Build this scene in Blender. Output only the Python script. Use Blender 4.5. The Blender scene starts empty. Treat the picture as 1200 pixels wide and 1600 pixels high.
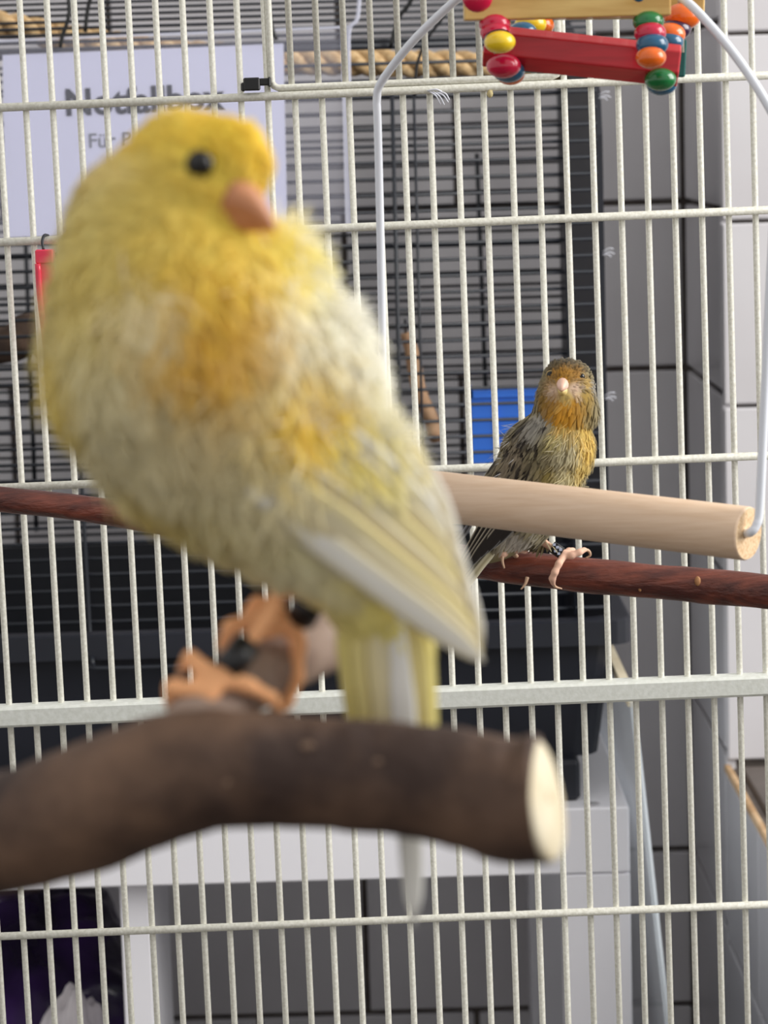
import bpy, math, random
import numpy as np
from mathutils import Vector, Matrix
random.seed(7); RNG = np.random.default_rng(7)
scene = bpy.context.scene
COL = scene.collection

# ------------------------------------------------------------------ camera
F = 4200.0                                   # focal length in pixels of the 1200x1600 frame
CAM = np.array([0.0, 0.0, 0.92])
PITCH, ROLL = math.radians(8.0), -0.029
_r0 = np.array([1.0, 0, 0]); _f = np.array([0, math.cos(PITCH), -math.sin(PITCH)]); _u0 = np.array([0, math.sin(PITCH), math.cos(PITCH)])
_r = math.cos(ROLL) * _r0 + math.sin(ROLL) * _u0
_u = -math.sin(ROLL) * _r0 + math.cos(ROLL) * _u0
cam_d = bpy.data.cameras.new('camera'); cam = bpy.data.objects.new('camera', cam_d); COL.objects.link(cam)
m3 = Matrix(((_r[0], _u[0], -_f[0]), (_r[1], _u[1], -_f[1]), (_r[2], _u[2], -_f[2])))
cam.matrix_world = Matrix.Translation(Vector(CAM)) @ m3.to_4x4()
cam_d.sensor_fit = 'VERTICAL'; cam_d.sensor_height = 36.0; cam_d.lens = 36.0 * F / 1600.0
cam_d.clip_start = 0.02; cam_d.clip_end = 50
cam_d.dof.use_dof = True; cam_d.dof.focus_distance = 1.19; cam_d.dof.aperture_fstop = cam_d.lens / 3.9
scene.camera = cam

def P(px, py, Y):
    """world point where the ray through a photo pixel meets the plane y = Y"""
    d = _f + _r * ((px - 600) / F) + _u * ((800 - py) / F)
    return CAM + d * (Y / d[1])
def S(Y): return Y / F                        # metres per pixel at depth Y

# ------------------------------------------------------------------ light
world = bpy.data.worlds.new('world'); scene.world = world; world.use_nodes = True
bg = world.node_tree.nodes['Background']; bg.inputs[0].default_value = (1.0, 0.98, 0.965, 1); bg.inputs[1].default_value = 0.68
def area(name, loc, target, sx, sy, power, col):
    l = bpy.data.lights.new(name, 'AREA'); l.shape = 'RECTANGLE'; l.size = sx; l.size_y = sy; l.energy = power; l.color = col
    o = bpy.data.objects.new(name, l); COL.objects.link(o); o.location = loc
    o.rotation_euler = (Vector(target) - Vector(loc)).to_track_quat('-Z', 'Y').to_euler(); return o
area('window_right_offscreen', (1.7, 0.95, 1.6), (0.0, 1.15, 0.85), 1.3, 1.4, 44, (1.0, 0.98, 0.95))
scene.view_settings.view_transform = 'Standard'; scene.view_settings.look = 'None'
scene.view_settings.exposure = 0.15; scene.view_settings.gamma = 1.0
scene.view_settings.use_curve_mapping = False

# ------------------------------------------------------------------ materials
def lin(c):
    return tuple((v / 255 / 12.92) if v / 255 <= 0.04045 else ((v / 255 + 0.055) / 1.055) ** 2.4 for v in c)
def mat(name, rgb, rough=0.6, metal=0.0, rgb2=None, scale=30.0, stretch=(1, 1, 1), bump=0.0, bscale=None, spec=0.5, trans=0.0, coat=0.0, detail=4.0, contrast=(0.35, 0.65), rot=None):
    m = bpy.data.materials.new(name); m.use_nodes = True; nt = m.node_tree; N = nt.nodes; L = nt.links
    b = N['Principled BSDF']; b.inputs['Roughness'].default_value = rough; b.inputs['Metallic'].default_value = metal
    b.inputs['Specular IOR Level'].default_value = spec
    b.inputs['Transmission Weight'].default_value = trans; b.inputs['Coat Weight'].default_value = coat
    c = lin(rgb) + (1,); b.inputs['Base Color'].default_value = c
    if rgb2 or bump:
        tc = N.new('ShaderNodeTexCoord'); mp = N.new('ShaderNodeMapping'); mp.inputs['Scale'].default_value = stretch
        if rot:
            m0 = N.new('ShaderNodeMapping'); m0.inputs['Rotation'].default_value = rot; L.new(tc.outputs['Object'], m0.inputs['Vector']); L.new(m0.outputs[0], mp.inputs['Vector'])
        else: L.new(tc.outputs['Object'], mp.inputs['Vector'])
    if rgb2:
        nz = N.new('ShaderNodeTexNoise'); nz.inputs['Scale'].default_value = scale; nz.inputs['Detail'].default_value = detail
        rp = N.new('ShaderNodeValToRGB'); rp.color_ramp.elements[0].position = contrast[0]; rp.color_ramp.elements[1].position = contrast[1]
        rp.color_ramp.elements[0].color = c; rp.color_ramp.elements[1].color = lin(rgb2) + (1,)
        L.new(mp.outputs[0], nz.inputs['Vector']); L.new(nz.outputs['Fac'], rp.inputs[0]); L.new(rp.outputs[0], b.inputs['Base Color'])
    if bump:
        n2 = N.new('ShaderNodeTexNoise'); n2.inputs['Scale'].default_value = bscale or scale; n2.inputs['Detail'].default_value = 5
        bp = N.new('ShaderNodeBump'); bp.inputs['Strength'].default_value = bump; bp.inputs['Distance'].default_value = 0.002
        L.new(mp.outputs[0], n2.inputs['Vector']); L.new(n2.outputs['Fac'], bp.inputs['Height']); L.new(bp.outputs[0], b.inputs['Normal'])
    return m
def vcol_mat(name, rough=0.75, sheen=0.0, spec=0.2, transl=0.0):
    m = bpy.data.materials.new(name); m.use_nodes = True; nt = m.node_tree; N = nt.nodes; L = nt.links
    b = N['Principled BSDF']; b.inputs['Roughness'].default_value = rough; b.inputs['Sheen Weight'].default_value = sheen
    b.inputs['Specular IOR Level'].default_value = spec
    a = N.new('ShaderNodeAttribute'); a.attribute_name = 'plumage'
    L.new(a.outputs['Color'], b.inputs['Base Color'])
    if transl:
        t = N.new('ShaderNodeBsdfTranslucent'); mx = N.new('ShaderNodeMixShader'); mx.inputs[0].default_value = transl
        L.new(a.outputs['Color'], t.inputs[0]); L.new(b.outputs[0], mx.inputs[1]); L.new(t.outputs[0], mx.inputs[2])
        L.new(mx.outputs[0], N['Material Output'].inputs[0])
    return m
M = {}
M['wire'] = mat('powder_coated_wire', (236, 235, 224), 0.45, rgb2=(214, 212, 198), scale=700, bump=0.12, bscale=900)
M['rail'] = mat('powder_coated_rail', (240, 243, 236), 0.45, rgb2=(228, 231, 222), scale=400, bump=0.06, bscale=700)
M['tile'] = mat('glazed_tile', (222, 220, 223), 0.3, rgb2=(212, 209, 212), scale=6, bump=0.03, bscale=9)
M['grout'] = mat('grout', (116, 108, 102), 0.9, rgb2=(84, 76, 72), scale=40)
M['tile_edge'] = mat('raw_tile_edge', (222, 190, 150), 0.8, rgb2=(190, 152, 110), scale=60)
M['ledge'] = mat('dark_ledge_tile', (112, 102, 96), 0.6, rgb2=(92, 84, 78), scale=20)
M['floor'] = mat('floor_tile', (78, 72, 68), 0.6, rgb2=(64, 58, 54), scale=8)
M['dark_plastic'] = mat('dark_plastic', (30, 33, 43), 0.45, rgb2=(25, 28, 37), scale=20)
M['dark_wire'] = mat('black_wire', (32, 36, 44), 0.45)
M['white_lacquer'] = mat('white_lacquer', (246, 245, 250), 0.35, rgb2=(242, 241, 247), scale=4)
M['cap'] = mat('grey_cap', (172, 170, 174), 0.5)
M['paper'] = mat('paper', (224, 226, 250), 0.8)
M['ink'] = mat('ink', (14, 24, 30), 0.9)
M['ink2'] = mat('grey_ink', (120, 124, 132), 0.8)
M['dowel'] = mat('beech_dowel', (232, 204, 176), 0.55, rgb2=(220, 188, 156), scale=60, stretch=(0.6, 12, 12), bump=0.06, bscale=60, rot=(0, 0.12, 0.63), contrast=(0.3, 0.75))
M['endgrain'] = mat('end_grain', (232, 204, 166), 0.8, rgb2=(200, 160, 116), scale=900, contrast=(0.4, 0.7))
M['white_wire'] = mat('white_plastic_wire', (232, 236, 244), 0.3)
M['redbark'] = mat('red_brown_bark', (138, 72, 54), 0.42, rgb2=(78, 38, 32), scale=34, stretch=(1.0, 5, 5), bump=0.5, bscale=120, contrast=(0.3, 0.6))
M['redbark_scar'] = mat('bark_scar', (176, 128, 84), 0.7, rgb2=(140, 90, 56), scale=300)
M['bark'] = mat('grey_brown_bark', (122, 94, 74), 0.75, rgb2=(58, 40, 32), scale=48, bump=0.6, bscale=160, contrast=(0.3, 0.62))
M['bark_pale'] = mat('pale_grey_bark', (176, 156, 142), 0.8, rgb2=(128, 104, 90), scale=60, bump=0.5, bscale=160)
M['cutwood'] = mat('pale_cut_wood', (226, 216, 190), 0.8, rgb2=(214, 200, 168), scale=120)
M['lichen'] = mat('lichen', (142, 116, 96), 0.9)
M['pith'] = mat('pith', (214, 178, 140), 0.8)
M['yellow_wood'] = mat('lacquered_wood', (226, 190, 116), 0.4, rgb2=(202, 158, 84), scale=16, stretch=(2, 14, 14), coat=0.2)
M['red_wood'] = mat('red_painted_wood', (206, 22, 40), 0.35, rgb2=(186, 14, 30), scale=20, stretch=(2, 20, 20), coat=0.2)
M['teal_wood'] = mat('teal_painted_wood', (36, 112, 106), 0.4, rgb2=(28, 94, 90), scale=20)
for n, c in dict(crimson=(200, 18, 62), black=(36, 16, 34), yellow=(244, 206, 36), orange=(238, 108, 22), green=(22, 116, 58), blue=(18, 88, 124), purple=(56, 24, 62)).items():
    M['bead_' + n] = mat('bead_' + n, c, 0.22, coat=0.4)
M['cord'] = mat('cord', (210, 200, 180), 0.8)
M['rope'] = mat('sisal_rope', (222, 192, 146), 0.9, rgb2=(190, 154, 106), scale=200, bump=0.4, bscale=300)
M['blue'] = mat('blue_plastic', (58, 124, 236), 0.4)
M['tanwood'] = mat('tan_wood', (208, 170, 134), 0.7, rgb2=(170, 130, 98), scale=30)
M['darkwood'] = mat('dark_branch', (92, 72, 58), 0.8, rgb2=(58, 44, 36), scale=60, bump=0.5, bscale=120)
M['pink'] = mat('red_plastic', (240, 40, 80), 0.25, trans=0.15, coat=0.3)
M['black'] = mat('black_plastic', (16, 17, 19), 0.4)
M['purple_bag'] = mat('purple_plastic_bag', (74, 42, 110), 0.15, rgb2=(26, 14, 44), scale=9)
M['grey_bag'] = mat('grey_plastic_bag', (226, 220, 222), 0.2, rgb2=(176, 170, 174), scale=14)
M['beak'] = mat('beak_horn', (214, 150, 106), 0.4, rgb2=(190, 124, 84), scale=90)
M['beak2'] = mat('pale_beak_horn', (236, 200, 184), 0.4, rgb2=(220, 176, 150), scale=200)
M['beak3'] = mat('yellowish_beak_horn', (226, 204, 140), 0.4, rgb2=(206, 180, 110), scale=200)
M['eyering'] = mat('eye_ring_skin', (172, 150, 104), 0.7)
M['eye'] = mat('eye', (10, 7, 6), 0.08)
M['ring'] = mat('leg_band', (22, 22, 24), 0.35)
M['ringtext'] = mat('leg_band_print', (190, 200, 226), 0.4)
M['claw'] = mat('claw', (206, 170, 140), 0.4)
M['fluff'] = mat('white_down', (228, 230, 240), 0.9)
M['crumb'] = mat('seed_husk', (206, 190, 140), 0.8)
M['body'] = vcol_mat('plumage_skin', 0.85)
M['feather'] = vcol_mat('plumage_feather', 0.7, sheen=0.25, transl=0.25)
def sheet_mat(name, opacity, col, rough=0.1):
    m = bpy.data.materials.new(name); m.use_nodes = True; N = m.node_tree.nodes; L = m.node_tree.links
    b = N['Principled BSDF']; b.inputs['Base Color'].default_value = lin(col) + (1,); b.inputs['Roughness'].default_value = rough
    t = N.new('ShaderNodeBsdfTransparent'); mx = N.new('ShaderNodeMixShader'); mx.inputs[0].default_value = opacity
    L.new(t.outputs[0], mx.inputs[1]); L.new(b.outputs[0], mx.inputs[2]); L.new(mx.outputs[0], N['Material Output'].inputs[0]); return m
M['sleeve'] = sheet_mat('clear_sleeve', 0.11, (214, 214, 232), 0.15)
M['sleeve_edge'] = sheet_mat('sleeve_edge', 0.55, (226, 228, 244), 0.15)
M['acrylic'] = sheet_mat('acrylic_sheet', 0.5, (226, 234, 240), 0.12)

# ------------------------------------------------------------------ builders
def wloc(o):
    v = Vector((0, 0, 0))
    while o is not None: v = v + o.location; o = o.parent
    return np.array(v)
def mesh_from(name, V, Fc, smooth=False):
    me = bpy.data.meshes.new(name); me.from_pydata([tuple(map(float, v)) for v in V], [], [tuple(map(int, f)) for f in Fc]); me.update()
    if smooth: me.polygons.foreach_set('use_smooth', [True] * len(me.polygons))
    return me
def obj(name, VF, material, parent=None, smooth=False, label=None):
    V, Fc = VF; V = np.asarray(V, float)
    me = mesh_from(name, V - (wloc(parent) if parent else 0), Fc, smooth)
    me.materials.append(material)
    o = bpy.data.objects.new(name, me); COL.objects.link(o); o.parent = parent
    if label: o['label'] = label
    return o
def inst(name, me, loc, parent, rot=(0, 0, 0)):
    o = bpy.data.objects.new(name, me); COL.objects.link(o); o.parent = parent
    o.location = Vector(loc) - Vector(wloc(parent)) if parent else Vector(loc); o.rotation_euler = rot; return o
def tag(o, label, cat, group=None):
    o['label'] = label; o['category'] = cat
    if group: o['group'] = group
    return o
def thing(name, label, cat, loc, group=None):
    o = bpy.data.objects.new(name, None); COL.objects.link(o); o.location = loc; o.empty_display_size = 0.02
    return tag(o, label, cat, group)
def struct(name, VF, material, parent=None):
    o = obj(name, VF, material, parent)
    if not parent: o['kind'] = 'structure'
    return o
def join(*vfs):
    V, Fc, n = [], [], 0
    for v, f in vfs:
        v = np.asarray(v, float); V.append(v); Fc += [tuple(i + n for i in ff) for ff in f]; n += len(v)
    return np.vstack(V), Fc
def box(lo, hi, bev=0.0):
    lo = np.array(lo, float); hi = np.array(hi, float)
    if not bev:
        V = [(x, y, z) for x in (lo[0], hi[0]) for y in (lo[1], hi[1]) for z in (lo[2], hi[2])]
        return np.array(V), [(0, 1, 3, 2), (4, 6, 7, 5), (0, 4, 5, 1), (2, 3, 7, 6), (0, 2, 6, 4), (1, 5, 7, 3)]
    c = (lo + hi) / 2; h = (hi - lo) / 2; V = []; ix = {}
    for sx in (-1, 1):
        for sy in (-1, 1):
            for sz in (-1, 1):
                s = np.array((sx, sy, sz))
                for a in range(3):
                    q = h - bev; q[a] = h[a]; ix[(sx, sy, sz, a)] = len(V); V.append(c + s * q)
    Fc = []
    for a in range(3):
        b, d = (a + 1) % 3, (a + 2) % 3
        for sa in (-1, 1):
            ring = []
            for sb, sd in ((-1, -1), (1, -1), (1, 1), (-1, 1)):
                k = [0, 0, 0]; k[a] = sa; k[b] = sb; k[d] = sd; ring.append(ix[tuple(k) + (a,)])
            Fc.append(tuple(ring if sa > 0 else ring[::-1]))
        for sb in (-1, 1):
            for sd in (-1, 1):
                k0 = [0, 0, 0]; k0[b] = sb; k0[d] = sd
                k1 = list(k0); k0[a] = -1; k1[a] = 1
                f = (ix[tuple(k0) + (b,)], ix[tuple(k1) + (b,)], ix[tuple(k1) + (d,)], ix[tuple(k0) + (d,)])
                Fc.append(f if sb * sd < 0 else f[::-1])
    for sx in (-1, 1):
        for sy in (-1, 1):
            for sz in (-1, 1):
                f = tuple(ix[(sx, sy, sz, a)] for a in range(3)); Fc.append(f if sx * sy * sz > 0 else f[::-1])
    return np.array(V), Fc
def spline(pts, n):
    """Catmull-Rom through rows of any width"""
    p = np.asarray(pts, float); p = np.vstack([2 * p[0] - p[1], p, 2 * p[-1] - p[-2]]); out = []
    for i in range(1, len(p) - 2):
        for t in np.linspace(0, 1, n, endpoint=False):
            a, b, c, d = p[i - 1], p[i], p[i + 1], p[i + 2]
            out.append(0.5 * (2 * b + (c - a) * t + (2 * a - 5 * b + 4 * c - d) * t * t + (3 * b - a - 3 * c + d) * t ** 3))
    out.append(p[-2]); return np.array(out)
def frames(path):
    T = np.gradient(path, axis=0); T /= np.linalg.norm(T, axis=1)[:, None]
    up = np.array([0, 0, 1.0]) if abs(T[0][2]) < 0.9 else np.array([0, 1.0, 0])
    Ns = []; n = up - T[0] * up.dot(T[0]); n /= np.linalg.norm(n)
    for t in T:
        n = n - t * n.dot(t); n /= np.linalg.norm(n); Ns.append(n)
    Ns = np.array(Ns); return T, Ns, np.cross(T, Ns)
def tube(path, rad, seg=8, caps=True, bumpy=0.0, flat=1.0, seed=0):
    path = np.asarray(path, float); n = len(path); rad = np.broadcast_to(np.asarray(rad, float), (n,))
    T, A, B = frames(path); V = []; rg = np.random.default_rng(seed)
    ph = rg.uniform(0, 6.28, 12)
    for i in range(n):
        for k in range(seg):
            a = 2 * math.pi * k / seg; r = rad[i]
            if bumpy:
                r *= 1 + bumpy * (math.sin(i * .55 + 2 * a + ph[0]) * .5 + math.sin(i * .9 - 3 * a + ph[1]) * .35 + math.sin(i * .23 + a + ph[2]) * .7 + math.sin(i * 1.7 + 5 * a + ph[3]) * .2)
            V.append(path[i] + r * (math.cos(a) * A[i] + math.sin(a) * B[i] * flat))
    Fc = [(i * seg + k, i * seg + (k + 1) % seg, (i + 1) * seg + (k + 1) % seg, (i + 1) * seg + k) for i in range(n - 1) for k in range(seg)]
    if caps: Fc += [tuple(range(seg))[::-1], tuple((n - 1) * seg + k for k in range(seg))]
    return np.array(V), Fc
def lathe(profile, origin, axis, seg=16):
    """profile rows (distance along axis, radius)"""
    ax = np.asarray(axis, float); ax /= np.linalg.norm(ax); o = np.asarray(origin, float)
    return tube(np.array([o + ax * t for t, r in profile]), [max(r, 1e-5) for t, r in profile], seg)
def ball(c, r, sx=1, sy=1, sz=1, seg=14, rings=9):
    V = []; Fc = []
    for i in range(rings + 1):
        th = math.pi * i / rings
        for k in range(seg):
            a = 2 * math.pi * k / seg
            V.append((c[0] + r * sx * math.sin(th) * math.cos(a), c[1] + r * sy * math.sin(th) * math.sin(a), c[2] + r * sz * math.cos(th)))
    for i in range(rings):
        for k in range(seg):
            Fc.append((i * seg + k, (i + 1) * seg + k, (i + 1) * seg + (k + 1) % seg, i * seg + (k + 1) % seg))
    return np.array(V), Fc
def cyl_mesh(name, length, r, axis, material, seg=8):
    ax = np.zeros(3); ax[axis] = 1
    me = mesh_from(name, *tube(np.array([-ax * length / 2, ax * length / 2]), r, seg), smooth=False)
    me.polygons.foreach_set('use_smooth', [len(p.vertices) == 4 for p in me.polygons]); me.materials.append(material); return me
def pxpath(rows, Y=None):
    """rows of (px, py, Y) -> world points"""
    return np.array([P(r[0], r[1], r[2] if Y is None else Y) for r in rows])

# ------------------------------------------------------------------ room shell
YB, YN = 2.44, 2.19                                   # back wall, face of the protruding wall
XS = P(1100, 700, (YB + YN) / 2)[0]                   # side of the niche
XS = 0.5 * (P(1073, 700, YB)[0] + P(1129, 700, YN)[0])
struct('floor', box((-4.0, -4.0, -0.05), (4.0, YB + 0.1, 0)), M['floor'])
wb = struct('wall_back', box((-1.3, YB + 0.006, 0), (XS + 0.05, YB + 0.1, 2.3)), M['grout'])
TW, TH, G = 0.205, 0.1502, 0.005
tile_me = mesh_from('tile', *box((-TW / 2 + G / 2, -0.005, -TH / 2 + G / 2), (TW / 2 - G / 2, 0.004, TH / 2 - G / 2), 0.0015)); tile_me.materials.append(M['tile'])
tile_cut = {}
zj = P(1010, 316, YB)[2]
rows = [zj + TH * k for k in range(-5, 9) if zj + TH * (k - 1) > -0.14]
for k in range(-5, 9):
    zt = zj + TH * k                                  # top joint of this row
    if zt < 0.03: continue
    zlo = max(zt - TH, 0.0)
    off = 0.0 if k % 2 else TW * 0.5
    x = XS - off - (0 if off == 0 else 0)
    cols = []
    if off: cols.append((XS - off, XS))
    xx = XS - off
    while xx > -1.15: cols.append((xx - TW, xx)); xx -= TW
    for x0, x1 in cols:
        if abs((x1 - x0) - TW) < 1e-6 and zlo > 0:
            inst('tile', tile_me, ((x0 + x1) / 2, YB + 0.004, (zt + zlo) / 2), wb)
        else:
            key = (round(x1 - x0, 4), round(zt - zlo, 4))
            if key not in tile_cut:
                w, h = key; me = mesh_from('tile', *box((-w / 2 + G / 2, -0.005, -h / 2 + G / 2), (w / 2 - G / 2, 0.004, h / 2 - G / 2), 0.0015)); me.materials.append(M['tile']); tile_cut[key] = me
            inst('tile', tile_cut[key], ((x0 + x1) / 2, YB + 0.004, (zt + zlo) / 2), wb)
ZL = P(1137, 1195, YN)[2]                             # top of the low ledge
wr = struct('wall_right', join(box((XS + 0.006, YN + 0.006, 0), (XS + 0.75, YB + 0.1, 2.3)), box((XS + 0.006, 1.62, 0), (XS + 0.75, YN + 0.006, ZL - 0.004))), M['grout'])
side_me = {}
def side_tile(y0, y1, z0, z1, m='tile'):
    key = (round(y1 - y0, 4), round(z1 - z0, 4), m)
    if key not in side_me:
        w, h = key[:2]; me = mesh_from('tile', *box((-0.004, -w / 2 + G / 3, -h / 2 + G / 2), (0.005, w / 2 - G / 3, h / 2 - G / 2), 0.0015)); me.materials.append(M[m]); side_me[key] = me
    inst('tile', side_me[key], (XS + 0.004, (y0 + y1) / 2, (z0 + z1) / 2), wr)
for k in range(-5, 9):
    zt = zj + TH * k
    if zt < 0.03: continue
    z0 = max(zt - TH, 0)
    side_tile(YN, YB - 0.006, z0, zt)
ledge_rows = [0.0, ZL - 0.30, ZL - 0.15, ZL - 0.006]
for i in range(3):
    for j in range(3): side_tile(YN - 0.19 * (j + 1), YN - 0.19 * j, ledge_rows[i], ledge_rows[i + 1])
zf = P(1160, 346, YN)[2]
face_me = {}
for k in range(-5, 8):
    z1 = zf + TH * k; z0 = z1 - TH
    if z1 < ZL + 0.02: continue
    z0 = max(z0, ZL + 0.003)
    for c in range(3):
        key = round(z1 - z0, 4)
        if key not in face_me:
            me = mesh_from('tile', *box((-TW / 2 + 0.0015, -0.005, -key / 2 + 0.0015), (TW / 2 - 0.0015, 0.004, key / 2 - 0.0015), 0.0015)); me.materials.append(M['tile']); face_me[key] = me
        inst('tile', face_me[key], (XS + TW / 2 + TW * c, YN + 0.002, (z0 + z1) / 2), wr)
for c in range(3):                                    # top of the ledge
    for j in range(2):
        obj('tile', box((XS + 0.012 + 0.2 * c, YN - 0.004 - 0.28 * (j + 1), ZL - 0.006), (XS + 0.208 + 0.2 * c, YN - 0.008 - 0.28 * j, ZL), 0.0015), M['ledge'], wr)
tr = struct('trim_1', box((XS - 0.0015, 1.62, ZL - 0.005), (XS + 0.004, YN - 0.002, ZL + 0.001), 0.001), M['tile_edge'])

# ------------------------------------------------------------------ white table
YT = 1.865; ZT = P(940, 1262, YT)[2]; XR = P(983, 1263, YT)[0]
DZ = ZT                                                # table top height
tbl = thing('side_table', 'white lacquered low side table with square legs under the dark cage', 'table', (XR - 0.275, YT + 0.275, 0))
TT = 0.048
obj('table_top', box((XR - 0.55, YT, ZT - TT), (XR, YT + 0.55, ZT), 0.0012), M['white_lacquer'], tbl)
for sx in (0, 1):
    for sy in (0, 1):
        x0 = XR - 0.55 if sx == 0 else XR - 0.047; y0 = YT + 0.0005 if sy == 0 else YT + 0.55 - 0.05
        obj('leg', box((x0, y0, 0), (x0 + 0.047, y0 + 0.047, ZT - TT - 0.0008), 0.001), M['white_lacquer'], tbl)
obj('screw_cap', lathe([(0, 0.0055), (0.0008, 0.0055), (0.001, 0.003)], P(925, 1252, YT + 0.01) * [1, 1, 0] + [0, 0, ZT], (0, 0, 1)), M['cap'], tbl, True)
xb0 = P(189, 1450, YT + 0.02)[0]; xb1 = P(234, 1450, YT + 0.02)[0]
tag(obj('upright_board', box((xb0, YT + 0.02, 0), (xb1, YT + 0.19, ZT - TT - 0.001), 0.0008), M['white_lacquer']), 'narrow white upright board standing under the side table beside the bags', 'board')

# leaning sheet
def slab(c, t):
    c = np.array(c, float); n = np.cross(c[1] - c[0], c[3] - c[0]); n /= np.linalg.norm(n)
    V = np.vstack([c - n * t / 2, c + n * t / 2])
    return V, [(0, 3, 2, 1), (4, 5, 6, 7), (0, 1, 5, 4), (1, 2, 6, 5), (2, 3, 7, 6), (3, 0, 4, 7)]
Ya, Yb_ = 1.80, 2.30
tf = P(988, 1095, Ya); bot = P(1043, 1600, Ya); dirv = (bot - tf) / (tf[2] - bot[2])
fl = tf + dirv * (tf[2] - 0.004)
sheet_root = thing('acrylic_sheet', 'pale translucent plastic sheet leaning upright against the side of the white table', 'sheet', (fl[0], (Ya + Yb_) / 2, 0))
obj('pane', slab([tf, fl, fl + [0, Yb_ - Ya, 0], tf + [0, Yb_ - Ya, 0]], 0.004), M['acrylic'], sheet_root)
obj('edge_strip', slab([tf + [0.0, -0.001, 0.003], tf + [0, -0.001, -0.004], tf + [0, Yb_ - Ya, -0.004], tf + [0, Yb_ - Ya, 0.003]], 0.0065), M['cutwood'], sheet_root)
obj('front_edge', tube(np.array([tf + [0, -0.002, 0], fl + [0, -0.002, 0]]), 0.0024, 6), M['acrylic'], sheet_root)

# ------------------------------------------------------------------ bags under the table
def lumpy(c, r, seed, amp=0.12, seg=64, rings=40, flat_z=0.0):
    rg = np.random.default_rng(seed); V, Fc = ball((0, 0, 0), 1, seg=seg, rings=rings); V = np.array(V)
    k = rg.normal(0, 1, (14, 3)) * rg.uniform(1.5, 6, (14, 1)); ph = rg.uniform(0, 6.28, 14)
    d = sum(np.abs(np.sin(V @ k[i] + ph[i])) * (1.0 / (1 + i * .25)) for i in range(14)) / 5
    V = V * (1 + amp * (d - d.mean()) * 2)[:, None]; V = V * np.array(r) + np.array(c); V[:, 2] = np.maximum(V[:, 2], flat_z); return V, Fc
c1 = P(60, 1520, 2.17)
tag(obj('purple_sack', lumpy((c1[0] - 0.05, 2.20, 0.155), (0.155, 0.15, 0.158), 3, 0.15), M['purple_bag'], None, True), 'crumpled glossy dark purple plastic sack on the floor under the table', 'bag')
c2 = P(130, 1570, 2.0)
tag(obj('grey_sack', lumpy((c2[0] - 0.006, 2.0, 0.125), (0.041, 0.04, 0.125 + c2[2] - 0.25 + 0.012), 17, 0.17), M['grey_bag'], None, True), 'crumpled pale grey plastic bag standing in front of the purple sack', 'bag')

# ------------------------------------------------------------------ dark pet cage on the table
YC = 1.895                                             # front bars
YCB = 2.30
XCR = P(944, 600, YC)[0]; XCL = XCR - 0.60
ZR = P(850, 968, YC - 0.01)[2]                         # rim height
ZRoofF = P(650, 70, YC)[2]; ZRoofB = P(650, -45, YCB)[2]
ZSide = P(943, 142, YC)[2]; ZSideB = P(884, 0, YCB)[2]
cage = thing('pet_cage', 'dark grey wire pet cage with deep plastic tub standing on the white table', 'cage', ((XCR + XCL) / 2, (YC + YCB) / 2, ZT))
# base box and tub
xb = P(906, 1220, YT + 0.025)[0]
zb = ZT + 0.0300
obj('base_tray', box((XCL + 0.06, YT + 0.02, ZT + 0.0003), (xb, YCB - 0.06, zb), 0.003), M['dark_plastic'], cage)
def tub():
    xt, xo = P(940, 1170, YC)[0], XCR + 0.004
    lo = [(XCL + 0.02, YC + 0.005), (xt - 0.001, YC + 0.005), (xt - 0.001, YCB - 0.005), (XCL + 0.02, YCB - 0.005)]
    hi = [(XCL - 0.004, YC - 0.008), (xo, YC - 0.008), (xo, YCB + 0.006), (XCL - 0.004, YCB + 0.006)]
    def rc(c, r, z):
        out = []
        for i in range(4):
            p = np.array(c[i]); a = np.array(c[i - 1]) - p; b = np.array(c[(i + 1) % 4]) - p; a /= np.linalg.norm(a); b /= np.linalg.norm(b)
            for t in np.linspace(0, 1, 5):
                q = p + a * r * (1 - t) ** 2 + b * r * t ** 2; out.append((q[0], q[1], z))
        return out
    def inset(c, d):
        cc = np.mean(c, axis=0); return [tuple(np.array(p) - np.sign(np.array(p) - cc) * d) for p in c]
    rim = inset(hi, -0.012)
    R = [rc(lo, 0.02, zb), rc(hi, 0.02, ZR - 0.018), rc(rim, 0.02, ZR - 0.018), rc(rim, 0.02, ZR - 0.001), rc(inset(rim, 0.002), 0.02, ZR), rc(inset(hi, 0.003), 0.02, ZR), rc(inset(lo, 0.003), 0.02, zb + 0.004)]
    n = len(R[0]); V = np.array([p for r in R for p in r]); Fc = []
    for i in range(len(R) - 1):
        for k in range(n): Fc.append((i * n + k, i * n + (k + 1) % n, (i + 1) * n + (k + 1) % n, (i + 1) * n + k))
    Fc.append(tuple(range(n))[::-1]); Fc.append(tuple((len(R) - 1) * n + k for k in range(n))); return V, Fc
obj('tub', tub(), M['dark_plastic'], cage)
LW = XCR - XCL; BR = 0.00125
barx = cyl_mesh('bar', LW - 0.004, BR, 0, M['dark_wire'], 6)
pitch = 25.3 * S(YC)
z = ZR + 0.006; zs = []
while z < ZRoofF: zs.append(z); z += pitch
for z in zs:
    inst('bar', barx, ((XCL + XCR) / 2, YC, z), cage)
    inst('bar', barx, ((XCL + XCR) / 2, YCB, z + 0.004), cage)
nr = 12
for i in range(nr + 1):
    t = i / nr; inst('bar', barx, ((XCL + XCR) / 2, YC + (YCB - YC) * t, ZRoofF + 0.004 + (ZRoofB - ZRoofF) * t), cage)
obj('top_rail', tube(np.array([(XCL, YC, ZRoofF), (XCR, YC, ZRoofF)]), 0.0026, 8), M['dark_wire'], cage, True)
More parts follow.
